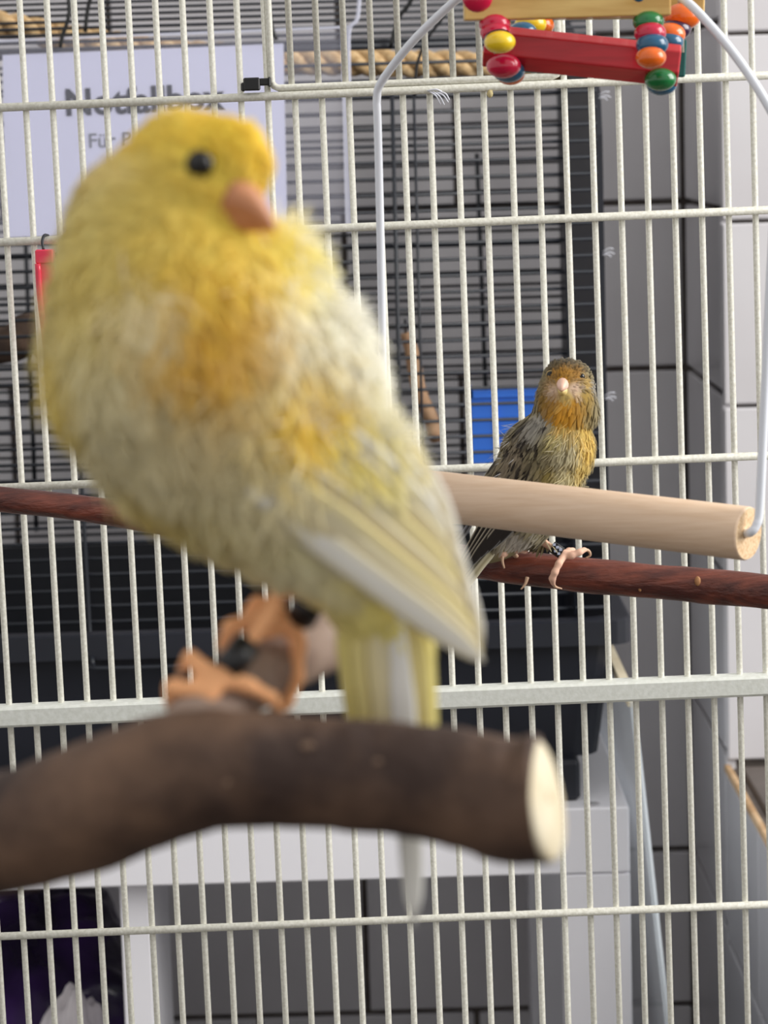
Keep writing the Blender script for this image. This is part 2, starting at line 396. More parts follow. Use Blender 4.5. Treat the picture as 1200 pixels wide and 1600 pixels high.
# side walls
for xx, nm in ((XCR, 'side_panel'), (XCL, 'side_panel')):
    prof = [(YC + 0.002, ZR - 0.004), (YCB, ZR - 0.004), (YCB, ZSideB), (YC + 0.04, ZSide + 0.010), (YC + 0.012, ZSide), (YC + 0.002, ZSide - 0.03)]
    V = [(xx - 0.002, y, zz) for y, zz in prof] + [(xx + 0.002, y, zz) for y, zz in prof]; n = len(prof)
    obj(nm, (V, [tuple(range(n))[::-1], tuple(range(n, 2 * n))] + [(i, (i + 1) % n, n + (i + 1) % n, n + i) for i in range(n)]), M['dark_plastic'], cage)
def vbar(px0, py0, px1, py1, Y, r, nm='upright_bar'):
    obj(nm, tube(np.array([P(px0, py0, Y), P(px1, py1, Y)]), r, 6), M['dark_wire'], cage, True)
vbar(612, 128, 634, 1000, YC - 0.004, 0.0016)
vbar(646, 128, 668, 1000, YC - 0.003, 0.0011)
vbar(880, 100, 898, 960, YC - 0.003, 0.0016)
vbar(-60, 130, -38, 1010, YC - 0.003, 0.0016)
for px in (35, 380, 745): vbar(px, 240, px + 22, 830, YCB - 0.003, 0.002)
# door frame wire
pts = [P(118, 560, YC - 0.005), P(130, 800, YC - 0.005), P(141, 1000, YC - 0.006), P(144, 1030, YC - 0.024), P(146, 1040, YC - 0.025), P(152, 1044, YC - 0.025), P(300, 1040, YC - 0.025), P(628, 1024, YC - 0.025)]
dr = obj('door_frame', tube(spline(pts, 5), 0.0016, 6), M['dark_wire'], cage, True)
# things in that cage
def branchy(path_rows, n, seg, bumpy, seed, fl=1.0):
    rows = spline(path_rows, n); pts = np.array([P(a, b, Y) for a, b, Y, r in rows]); rad = np.array([r * S(Y) for a, b, Y, r in rows]); return tube(pts, rad, seg, True, bumpy, fl, seed)
fd = thing('blue_feeder', 'bright blue plastic feeding cup hung inside the dark cage', 'feeder', P(787, 725, YC + 0.03))
a = P(739, 724, YC + 0.008); b = P(838, 616, YC + 0.008)
obj('cup', join(box((a[0], YC + 0.008, a[2]), (b[0], YC + 0.0105, b[2])), box((a[0], YC + 0.05, a[2]), (b[0], YC + 0.0525, b[2])), box((a[0], YC + 0.0105, a[2]), (a[0] + 0.0025, YC + 0.05, b[2])), box((b[0] - 0.0025, YC + 0.0105, a[2]), (b[0], YC + 0.05, b[2])), box((a[0], YC + 0.0105, a[2]), (b[0], YC + 0.05, a[2] + 0.003))), M['blue'], fd)
obj('lip', join(box((a[0] - 0.0015, YC + 0.005, b[2] - 0.001), (b[0] + 0.0015, YC + 0.0095, b[2] + 0.004)), box((a[0] - 0.0015, YC + 0.005, b[2] - 0.001), (a[0] + 0.001, YC + 0.053, b[2] + 0.004))), M['blue'], fd)
xm = (a[0] * 0.62 + b[0] * 0.38)
obj('rib', box((xm - 0.0012, YC + 0.0065, a[2] + 0.002), (xm + 0.0012, YC + 0.0085, b[2])), M['blue'], fd)
st = thing('chew_stick', 'knobbly tan wooden chew stick hanging behind dark cage bars', 'stick', P(680, 690, YC + 0.02))
obj('stick', branchy([(634, 520, YC + .03, 9), (645, 560, YC + .03, 12), (655, 610, YC + .025, 11), (668, 640, YC + .02, 13), (676, 660, YC + .02, 11), (680, 680, YC + .018, 14), (682, 690, YC + .018, 8)], 5, 12, 0.1, 4), M['tanwood'], st, True)
obj('hook', tube(pxpath([(634, 522, YC + .03), (633, 505, YC + .02), (633, 500, YC + .004)]), 0.0009, 6), M['dark_wire'], st, True)
lg = branchy([(-120, 525, YC + .03, 26), (-40, 535, YC + .03, 30), (10, 537, YC + .03, 30), (45, 527, YC + .03, 34), (62, 532, YC + .03, 30), (95, 556, YC + .03, 20), (130, 570, YC + .03, 14)], 5, 14, 0.12, 9)
tag(obj('wooden_log', lg, M['darkwood'], None, True), 'gnarled dark brown wooden log perch behind the dark cage bars', 'perch')
rope = thing('rope_perch', 'cream twisted sisal rope perch stretched across the dark cage', 'rope', P(300, 90, 2.05))
rrows = spline([(-260, 30, 2.05), (-60, 32, 2.05), (30, 44, 2.05), (100, 58, 2.05), (250, 80, 2.05), (400, 92, 2.05), (560, 97, 2.05), (700, 101, 2.05), (890, 104, 2.05)], 24)
rpts = np.array([P(*r) for r in rrows]); T_, A_, B_ = frames(rpts)
Ls = np.concatenate([[0], np.cumsum(np.linalg.norm(np.diff(rpts, axis=0), axis=1))])
for k in range(3):
    ang = Ls / 0.046 * 2 * math.pi + k * 2.094
    obj('strand', tube(rpts + 0.0052 * (np.cos(ang)[:, None] * A_ + np.sin(ang)[:, None] * B_), 0.0058, 8), M['rope'], rope, True)

# sign in a clear sleeve on the cage front
YSG = YC - 0.012
sl = thing('notice_sleeve', 'clear plastic sleeve with printed emergency box notice tied to the dark cage', 'sign', P(275, 372, YSG))
def quadbox(pa, pb, pc, pd, Y, t):
    q = [P(*pa, Y), P(*pb, Y), P(*pc, Y), P(*pd, Y)]; return slab(q, t)
obj('paper', quadbox((4, 86), (9, 371), (449, 354), (443, 68), YSG, 0.0006), M['paper'], sl, label='white printed paper sheet')
obj('sleeve', quadbox((-30, 62), (-20, 384), (553, 362), (546, 40), YSG - 0.002, 0.0008), M['sleeve'], sl, label='clear plastic sleeve')
obj('sleeve_seam', tube(spline(pxpath([(575, -60, YSG - .003), (563, -10, YSG - .003), (558, 30, YSG - .003), (546, 46, YSG - .003), (545, 100, YSG - .003), (548, 230, YSG - .003), (552, 362, YSG - .003)]), 6), 0.0016, 6), M['sleeve_edge'], sl, True)
obj('sleeve_seam', quadbox((532, 44), (540, 362), (551, 362), (545, 44), YSG - 0.0032, 0.0006), M['sleeve_edge'], sl)
obj('sleeve_edge', quadbox((-28, 63), (-28, 67), (545, 44), (545, 40), YSG - 0.0035, 0.0012), M['sleeve_edge'], sl)
def text(body, px, py, width_px, Y, ang, m, off, name, parent):
    c = bpy.data.curves.new(name, 'FONT'); c.body = body; c.size = 1.0; c.offset = off; c.resolution_u = 3
    o = bpy.data.objects.new('tmp', c); COL.objects.link(o); bpy.context.view_layer.update()
    me = bpy.data.meshes.new_from_object(o.evaluated_get(bpy.context.evaluated_depsgraph_get())); bpy.data.objects.remove(o)
    co = np.empty(len(me.vertices) * 3); me.vertices.foreach_get('co', co); co = co.reshape(-1, 3)
    w = co[:, 0].max() - co[:, 0].min(); s = width_px * S(Y) / w; co = (co - [co[:, 0].min(), 0, 0]) * s
    X = co[:, 0] * math.cos(ang) - co[:, 1] * math.sin(ang); Z = co[:, 0] * math.sin(ang) + co[:, 1] * math.cos(ang)
    p0 = P(px, py, Y) - wloc(parent); co2 = np.stack([X + p0[0], np.full_like(X, p0[1]), Z + p0[2]], 1)
    me.vertices.foreach_set('co', co2.ravel()); me.materials.clear(); me.materials.append(m); me.update()
    t = bpy.data.objects.new(name, me); COL.objects.link(t); t.parent = parent; return t
text('Notfallbox', 104, 180, 246, YSG - 0.0007, 0.010, M['ink'], 0.026, 'heading', sl)
text('Für P', 140, 231, 66, YSG - 0.0007, 0.010, M['ink2'], 0.006, 'subheading', sl)
for i, rows_ in enumerate(([(104, -30), (108, 20), (98, 55), (94, 74)], [(150, -30), (138, 10), (133, 50)], [(414, -30), (421, 15), (426, 45), (432, 62)])):
    obj('tie', tube(spline(pxpath(rows_, YSG - 0.004), 4), 0.0015, 6), M['black'], sl, True)
tag(obj('hanging_cord', tube(spline(pxpath([(660, -40), (640, 5), (622, 30), (610, 75)], YC - 0.006), 5), 0.0017, 6), M['black'], None, True), 'thick black cord tied over the roof bars of the dark cage', 'cord')
tag(obj('hanging_cord', tube(spline(pxpath([(720, -20), (690, 30), (668, 60), (652, 100), (648, 150)], YC - 0.008), 5), 0.0011, 6), M['black'], None, True), 'thin black cord hanging down in front of the rope perch', 'cord')

# ------------------------------------------------------------------ white wire cage panel (back of the aviary)
YP = 1.23
pc = P(600, 800, YP)
pan = thing('aviary_panel', 'cream powder coated wire mesh panel at the back of the bird cage', 'cage', (pc[0], YP, 0))
pan.rotation_euler = (0, -0.013, 0)
def LZ(py, px=600): return P(px, py, YP)[2]
ca, sa = math.cos(-0.013), math.sin(-0.013)
def to_local(w):
    d = np.array(w) - np.array([pc[0], YP, 0]); return np.array([ca * d[0] - sa * d[2], d[1], sa * d[0] + ca * d[2]])
zbar = [to_local(P(600, y, YP))[2] for y in (143, 353, 736, 1092, 1436)]
x0 = to_local(P(1108, 778, YP))[0]; x1 = to_local(P(1108 - 41.15 * 20, 813, YP))[0]; dx = (x0 - x1) / 20
ZTOP = 1.30; WR = 0.00145
def linst(name, me, loc, parent=pan):
    o = bpy.data.objects.new(name, me); COL.objects.link(o); o.parent = parent; o.location = loc; return o
full = cyl_mesh('wire', ZTOP, WR, 2, M['wire'], 8)
low = cyl_mesh('wire', zbar[0], WR, 2, M['wire'], 8)
xd0 = to_local(P(411, 60, YP))[0]; xd1 = to_local(P(882, 60, YP))[0]
XL, XRt = x0 - dx * 44, x0 + dx * 18
door_x = []
for k in range(-18, 45):
    x = x0 - dx * k
    if xd0 + 0.003 < x < xd1 - 0.003:
        linst('wire', low, (x, 0, zbar[0] / 2)); door_x.append(x)
    else: linst('wire', full, (x, 0, ZTOP / 2))
hb = cyl_mesh('cross_wire', XRt - XL, 0.0019, 0, M['wire'], 10)
hz = [zbar[0], zbar[1], zbar[2], zbar[4], zbar[4] - 0.10, zbar[4] - 0.2, zbar[4] - 0.3, 1.18, ZTOP]
for zz in hz: linst('cross_wire', hb, ((XL + XRt) / 2, -0.0022, zz))
rail = mesh_from('rail', *box((-(XRt - XL) / 2, -0.0075, -0.0048), ((XRt - XL) / 2, 0.0035, 0.0048), 0.0012)); rail.materials.append(M['rail'])
linst('rail', rail, ((XL + XRt) / 2, 0, zbar[3]))
rail2 = mesh_from('rail', *box((-(XRt - XL) / 2, -0.0075, 0), ((XRt - XL) / 2, 0.0045, 0.012), 0.0012)); rail2.materials.append(M['rail'])
linst('rail', rail2, ((XL + XRt) / 2, 0, 0.001))
# little door in the panel
dz0 = zbar[0] + 0.0035; dz1 = 1.165
door = obj('door', (np.zeros((1, 3)), []), M['wire'], pan)
door_me = door.data
loop = [(xd0 + 0.003, 0, dz1), (xd0 + 0.003, 0, dz0 + 0.003), (xd0 + 0.004, 0, dz0 + 0.001), (xd0 + 0.006, 0, dz0), (xd1 - 0.006, 0, dz0), (xd1 - 0.004, 0, dz0 + 0.001), (xd1 - 0.003, 0, dz0 + 0.003), (xd1 - 0.003, 0, dz1), (xd0 + 0.003, 0, dz1)]
V, Fc = tube(np.array(loop) + [0, -0.0015, 0], 0.0016, 8)
door.data = mesh_from('door', V, Fc, True); door.data.materials.append(M['wire'])
dw = cyl_mesh('door_wire', dz1 - dz0, WR, 2, M['wire'], 8)
for i, x in enumerate(door_x): linst('door_wire', dw, (x - 0.0012, 0, (dz0 + dz1) / 2), door)
# roof wires, above the frame
rw = cyl_mesh('roof_wire', 0.86, 0.0015, 1, M['wire'], 6)
for k in range(15): linst('roof_wire', rw, (XL + (XRt - XL) * k / 14, -0.43, ZTOP))
rx = cyl_mesh('roof_wire', XRt - XL, 0.0019, 0, M['wire'], 8)
for yy in (-0.21, -0.43, -0.78): linst('roof_wire', rx, ((XL + XRt) / 2, yy, ZTOP - 0.003))
# black clip
cp = thing('cable_clip', 'small black plastic clip locking the wire door of the white panel', 'clip', P(400, 140, YP - 0.006))
def pbox(px0, py0, px1, py1, Y0, Y1, bev=0.0006):
    a = P(px0, py1, (Y0 + Y1) / 2); b = P(px1, py0, (Y0 + Y1) / 2); return box((min(a[0], b[0]), Y0, a[2]), (max(a[0], b[0]), Y1, b[2]), bev)
obj('clip_body', join(pbox(381, 121, 406, 142, YP - 0.0085, YP - 0.0025)), M['black'], cp)
obj('clip_tail', join(pbox(405, 122, 421, 134, YP - 0.0075, YP - 0.003), pbox(419, 120, 423, 136, YP - 0.008, YP - 0.003)), M['black'], cp)
obj('clip_tongue', pbox(377, 129, 383, 143, YP - 0.008, YP - 0.003), M['black'], cp)
# red plastic toy hung on the panel
pk = thing('red_plastic_tag', 'glossy red plastic toy hooked on the white panel beside the yellow canary', 'toy', P(80, 545, YP - 0.01))
obj('cap', pbox(57, 389, 84, 412, YP - 0.013, YP - 0.005), M['pink'], pk)
ow = [(57, 412), (84, 412), (92, 440), (97, 480), (88, 510), (78, 548), (70, 548), (66, 510), (61, 460)]
Vf = [P(a, b, YP - 0.012) for a, b in ow] + [P(a, b, YP - 0.008) for a, b in ow]; n = len(ow)
obj('blade', (Vf, [tuple(range(n)), tuple(range(n, 2 * n))[::-1]] + [(i, (i + 1) % n, n + (i + 1) % n, n + i) for i in range(n)]), M['pink'], pk)
obj('rim', tube(spline(pxpath([(59, 412), (62, 460), (68, 510), (72, 548)], YP - 0.0125), 5), 0.0014, 8), M['pink'], pk, True)
obj('hook', tube(spline(pxpath([(68, 390, YP - .009), (66, 378, YP - .008), (69, 368, YP - .005), (75, 368, YP + .003)]), 5), 0.0007, 6), M['dark_wire'], pk, True)

# ------------------------------------------------------------------ red-brown perch
rows = [(-330, 742, 1.217, 19), (-200, 755, 1.205, 20), (0, 780, 1.19, 20), (140, 796, 1.18, 21), (280, 818, 1.17, 22), (500, 848, 1.15, 23), (700, 873, 1.135, 25), (800, 886, 1.125, 27), (900, 897, 1.12, 28), (1000, 906, 1.115, 27.5), (1100, 916, 1.11, 28), (1200, 925, 1.10, 28), (1330, 938, 1.09, 27)]
pr = thing('branch_perch', 'thin red brown natural branch perch under the streaked canary', 'perch', P(600, 860, 1.145))
obj('branch', branchy(rows, 7, 20, 0.035, 11), M['redbark'], pr, True)
for px, py, Y, r in ((1090, 908, 1.11, 5), (232, 792, 1.173, 7), (262, 806, 1.171, 6), (1000, 920, 1.115, 3)):
    w = P(px, py, Y - 27 * S(Y) * 0.93); obj('bark_scar', ball(w, r * S(Y), 1.0, 0.5, 1.6, 10, 6), M['redbark_scar'], pr, True)
obj('bolt', lathe([(0, 0.004), (0.012, 0.004), (0.012, 0.009), (0.014, 0.009)], P(-330, 742, 1.217), (0, 1, 0), 10), M['dark_wire'], pr, True)

# ------------------------------------------------------------------ swing
sw = thing('bird_swing', 'white wire bird swing with a thick pale beech dowel', 'swing', P(890, 800, 1.01))
YR, YL = 0.960, 1.060
e0 = P(598, 765, YL); e1 = P(1170, 834, YR)
ax = (e1 - e0) / np.linalg.norm(e1 - e0); rd = 43 * S(YR); Ld = np.linalg.norm(e1 - e0)
dw_ = lathe([(0, rd * 0.9), (0.001, rd), (Ld - 0.001, rd), (Ld, rd * 0.95)], e0, ax, 40)
d_ = obj('dowel', dw_, M['dowel'], sw, True)
d_.data.materials.append(M['endgrain'])
for p in d_.data.polygons:
    if len(p.vertices) > 4: p.material_index = 1; p.use_smooth = False
wp = [tuple(e0 - ax * 0.003)]
hw = []
hw += [P(598, 770, YL + .001), P(601, 700, YL + .001), P(598, 560, YL), P(594, 350, YL), P(590, 190, YL), P(589, 155, YL), P(596, 128, 1.058), P(640, 70, 1.05), P(690, 20, 1.043), P(735, -18, 1.035), P(800, -60, 1.025), P(890, -86, 1.01), P(970, -68, 0.998), P(1060, -8, 0.985), P(1110, 40, 0.976), P(1160, 102, 0.968), P(1203, 170, 0.961), P(1217, 205, 0.960), P(1214, 260, 0.959), P(1204, 430, 0.958), P(1194, 640, 0.957), P(1187, 790, 0.955), P(1182, 820, 0.954), P(1172, 832, 0.9545), P(1160, 833, 0.963)]
obj('swing_wire', tube(spline(np.array(hw), 6), 0.00165, 10), M['white_wire'], sw, True)
top = P(890, -86, 1.01)
obj('hanger', tube(np.array([top, (top[0], top[1], ZTOP - 0.005)]), 0.0012, 8), M['white_wire'], sw, True)

# ------------------------------------------------------------------ bead toy
toy = thing('bead_ladder_toy', 'hanging wooden parrot toy with red bar and colourful wooden beads', 'toy', P(910, 130, 1.0))
YTy = 0.99
def pbar(pa, pb, Ya, Yb, hpx, dpx, name, m, sides=4, rot=math.pi / 4):
    a = P(*pa, Ya); b = P(*pb, Yb); d = (b - a) / np.linalg.norm(b - a); upv = np.array([0, 0, 1.0]); upv = upv - d * upv.dot(d); upv /= np.linalg.norm(upv); sd = np.cross(d, upv)
    h = hpx * S(Ya); dd = dpx * S(Ya); V = []
    for q in (a, b):
        for k in range(sides):
            t = rot + 2 * math.pi * k / sides; c = 1 / math.cos(math.pi / sides); V.append(q + upv * math.sin(t) * h * c + sd * math.cos(t) * dd * c)
    Fc = [(k, (k + 1) % sides, sides + (k + 1) % sides, sides + k) for k in range(sides)] + [tuple(range(sides))[::-1], tuple(range(sides, 2 * sides))]
    o = obj(name, (V, Fc), m, toy); md = o.modifiers.new('b', 'BEVEL'); md.width = 0.0006; md.segments = 2; return o
pbar((724, 4), (1046, -4), 0.985, 0.985, 28, 22, 'block', M['yellow_wood'])
pbar((800, 2), (1101, 0), 1.055, 1.045, 28, 22, 'block', M['yellow_wood'])
pbar((757, 71), (1061, 103), 1.0, 0.995, 29, 27, 'bar', M['red_wood'], 6, math.pi / 6 + 0.16)
pbar((800, 84), (1071, 92), 1.045, 1.04, 28, 22, 'bar', M['teal_wood'])
beads = [('crimson', 773, 38, .983, 25), ('crimson', 774, 50, .981, 24), ('black', 779, 60, .978, 22), ('yellow', 781, 66, .973, 24.5),
         ('crimson', 787, 103, .99, 27), ('blue', 795, 111, .995, 25), ('orange', 798, 117, 1.0, 22),
         ('yellow', 829, 38, 1.03, 25), ('orange', 842, 40, 1.045, 24), ('blue', 817, 50, 1.022, 22),
         ('green', 1013, 34, .982, 24.5), ('crimson', 1016, 52, .979, 25), ('blue', 1019, 70, .976, 25.5), ('orange', 1017, 90, .972, 24),
         ('green', 1032, 124, .99, 25), ('blue', 1034, 132, .997, 24),
         ('orange', 1066, 26, 1.02, 29), ('purple', 1056, 46, 1.018, 24), ('orange', 1046, 54, 1.012, 25), ('blue', 1044, 66, 1.01, 24)]
for c, px, py, Y, r in beads:
    obj('bead', ball(P(px, py, Y), r * S(Y), 1, 1, 0.72, 20, 12), M['bead_' + c], toy, True)
obj('bead', ball(P(746, -5, .966), 24 * S(.966), 1, .5, 1, 16, 10), M['bead_crimson'], toy, True)
obj('bead', ball(P(998, -7, .966), 10 * S(.966), 1, .5, 1, 16, 10), M['bead_blue'], toy, True)
for px, Y in ((775, .985), (1014, .985), (1064, 1.03), (838, 1.03)):
    a = P(px, 40, Y); obj('cord', tube(np.array([a + [0, 0, -0.01], (a[0], a[1], ZTOP - 0.005)]), 0.0012, 6), M['cord'], toy, True)

# ------------------------------------------------------------------ forked branch in front
fb = thing('forked_branch', 'thick grey brown forked branch with pale sawn end under the yellow canary', 'branch', P(400, 1210, 0.46))
rows = [(-1150, 1150, 1.205, 42), (-1000, 1180, 1.10, 46), (-700, 1290, 0.85, 62), (-420, 1345, 0.62, 82), (-200, 1338, 0.52, 94), (0, 1304, 0.478, 96), (110, 1272, 0.466, 103), (210, 1232, 0.46, 104), (300, 1207, 0.457, 100), (400, 1203, 0.456, 93), (500, 1207, 0.456, 90), (600, 1214, 0.455, 91), (700, 1229, 0.453, 94), (760, 1242, 0.4515, 98), (806, 1251, 0.4503, 101), (846, 1249, 0.4493, 104)]
bpath = spline(rows, 8)
obj('main_limb', branchy(rows, 8, 28, 0.02, 21), M['bark'], fb, True)
pe = P(846, 1249, 0.4493); pq = P(800, 1257, 0.4508); axb = pe - pq; axb /= np.linalg.norm(axb)
rb = 104 * S(0.449)
obj('cut_end', lathe([(-0.0006, rb * 0.97), (0.0002, rb * 0.985), (0.0010, rb * 0.9), (0.0014, rb * 0.4), (0.0016, 0.0001)], pe, axb, 36), M['cutwood'], fb, True, 'pale sawn wood face')
obj('pith', ball(pe + axb * 0.0013, rb * 0.11, 0.3, 1, 1, 10, 6), M['pith'], fb, True)
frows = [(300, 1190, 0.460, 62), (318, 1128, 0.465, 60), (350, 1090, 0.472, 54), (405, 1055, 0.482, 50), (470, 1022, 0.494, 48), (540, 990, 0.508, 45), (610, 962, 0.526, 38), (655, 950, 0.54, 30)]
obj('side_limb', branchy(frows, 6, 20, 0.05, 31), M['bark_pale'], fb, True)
for px, py, r in ((352, 1222, 7), (480, 1165, 8), (590, 1190, 5)):
    i = int(np.argmin(np.abs(bpath[:, 0] - px))); Yc, R = bpath[i, 2], bpath[i, 3] * S(bpath[i, 2])
    w = P(px, py, Yc - math.sqrt(max(R * R - ((py - bpath[i, 1]) * S(Yc)) ** 2, 1e-8)))
    obj('lichen_spot', ball(w, r * S(Yc), 1.3, 0.25, 0.8, 10, 6), M['lichen'], fb, True)

# ------------------------------------------------------------------ birds: smooth-blended solid -> surface nets
class Solid:
    def __init__(s, lo, hi, h):
        s.lo = np.array(lo, np.float32); s.h = h; s.n = np.ceil((np.array(hi) - lo) / h).astype(int) + 1
        s.F = np.full(tuple(s.n), 0.03, np.float32)
        s.ax = [s.lo[i] + h * np.arange(s.n[i], dtype=np.float32) for i in range(3)]
    def cone(s, a, b, ra, rb, k=0.004, sy=1.0):
        a = np.asarray(a, np.float32); b = np.asarray(b, np.float32); R = max(ra, rb) + k + 3 * s.h
        sl = []
        for i in range(3):
            rr = R / (sy if i == 1 else 1)
            l = int(np.clip((min(a[i], b[i]) - rr - s.lo[i]) / s.h, 0, s.n[i])); u = int(np.clip((max(a[i], b[i]) + rr - s.lo[i]) / s.h + 1, 0, s.n[i])); sl.append(slice(l, u))
        X = s.ax[0][sl[0]][:, None, None]; Y = s.ax[1][sl[1]][None, :, None]; Z = s.ax[2][sl[2]][None, None, :]
        d = b - a; w = np.array([1, sy, 1], np.float32); dd = d * w; L2 = max(float(dd @ dd), 1e-12)
        qx = X - a[0]; qy = (Y - a[1]) * sy; qz = Z - a[2]
        t = np.clip((qx * dd[0] + qy * dd[1] + qz * dd[2]) / L2, 0, 1)
        D = np.sqrt((qx - t * dd[0]) ** 2 + (qy - t * dd[1]) ** 2 + (qz - t * dd[2]) ** 2) - (ra + t * (rb - ra))
        G = s.F[tuple(sl)]; hh = np.maximum(k - np.abs(G - D), 0) / k
        s.F[tuple(sl)] = np.minimum(G, D) - hh * hh * k * 0.25
    def chain(s, pts, rads, k=0.004, sy=1.0):
        for i in range(len(pts) - 1): s.cone(pts[i], pts[i + 1], rads[i], rads[i + 1], k, sy)
    def mesh(s):
        Fg = s.F; I = Fg < 0; nx, ny, nz = Fg.shape; cnt = np.zeros((nx - 1, ny - 1, nz - 1), np.int8)
        for a in (0, 1):
            for b in (0, 1):
                for c in (0, 1): cnt += I[a:nx - 1 + a, b:ny - 1 + b, c:nz - 1 + c]
        mask = (cnt > 0) & (cnt < 8); cells = np.argwhere(mask); idx = np.full(mask.shape, -1, np.int64); idx[mask] = np.arange(len(cells))
        acc = np.zeros((len(cells), 3)); num = np.zeros(len(cells)); cs = [(a, b, c) for a in (0, 1) for b in (0, 1) for c in (0, 1)]
        for p in cs:
            for axn in range(3):
                if p[axn]: continue
                q = list(p); q[axn] = 1
                f0 = Fg[tuple((cells + p).T)]; f1 = Fg[tuple((cells + q).T)]; m = (f0 < 0) != (f1 < 0)
                t = np.where(m, f0 / np.where(m, f0 - f1, 1), 0); pos = np.array(p, float) + np.zeros((len(cells), 3)); pos[:, axn] += t
                acc[m] += pos[m]; num[m] += 1
        V = s.lo + s.h * (cells + acc / num[:, None]); quads = []
        for axn in range(3):
            b, c = (axn + 1) % 3, (axn + 2) % 3
            A0 = [slice(None)] * 3; A1 = [slice(None)] * 3; A0[axn] = slice(0, -1); A1[axn] = slice(1, None)
            ch = I[tuple(A0)] != I[tuple(A1)]; E = np.argwhere(ch); E = E[(E[:, b] > 0) & (E[:, c] > 0) & (E[:, b] < Fg.shape[b] - 1) & (E[:, c] < Fg.shape[c] - 1)]
            ins = I[tuple(E.T)]
            def at(db, dc): q = E.copy(); q[:, b] += db; q[:, c] += dc; return idx[tuple(q.T)]
            Q = np.stack([at(-1, -1), at(0, -1), at(0, 0), at(-1, 0)], 1); Q[~ins] = Q[~ins][:, ::-1]; quads.append(Q)
        return V, np.vstack(quads)
def proj(V):
    q = np.asarray(V) - CAM; z = q @ _f; return 600 + F * (q @ _r) / z, 800 - F * (q @ _u) / z
def surf(sol, px, py, back=0.0):
    """first point of the solid on the line through a pixel, moved towards the viewer by -back"""
    ys = np.arange(float(sol.ax[1][0]), float(sol.ax[1][-1]), sol.h * 0.5)
    for y in ys:
        p = P(px, py, y); i = np.round((p - sol.lo) / sol.h).astype(int)
        if (i >= 0).all() and (i < sol.n).all() and sol.F[tuple(i)] < 0: return P(px, py, y + back)
    return None
def inpoly(x, y, poly):
    r = np.zeros(len(x), bool); n = len(poly)
    for i in range(n):
        x0, y0 = poly[i]; x1, y1 = poly[i - 1]
        c = ((y0 > y) != (y1 > y)) & (x < (x1 - x0) * (y - y0) / (y1 - y0 + 1e-9) + x0); r ^= c
    return r
def solid_obj(name, sol, parent, material, colfn):
    V, Q = sol.mesh(); me = bpy.data.meshes.new(name); W = V - wloc(parent)
    me.from_pydata(W.tolist(), [], Q.tolist()); me.update(); me.polygons.foreach_set('use_smooth', [True] * len(me.polygons))
    set_col(me, colfn(V)); me.materials.append(material)
    o = bpy.data.objects.new(name, me); COL.objects.link(o); o.parent = parent
    nr = np.empty(len(V) * 3, np.float32); me.vertices.foreach_get('normal', nr); return o, V, nr.reshape(-1, 3).astype(float)
def set_col(me, C):
    at = me.color_attributes.new('plumage', 'FLOAT_COLOR', 'POINT'); C = np.clip(np.asarray(C, np.float32), 0, 1)
    at.data.foreach_set('color', np.concatenate([C, np.ones((len(C), 1), np.float32)], 1).ravel())
def patches(base, ps):
    base = np.array(lin(base))
    pts = np.array([p for p, r, c, w in ps]); rr = np.array([r for p, r, c, w in ps]); cc = np.array([lin(c) for p, r, c, w in ps]); ww = np.array([w for p, r, c, w in ps])
    def f(V):
        d = np.linalg.norm(V[:, None, :] - pts[None], axis=2); w = ww * np.exp(-(d / rr) ** 2)
        return (base * 0.35 + w @ cc) / (0.35 + w.sum(1))[:, None]
    return f
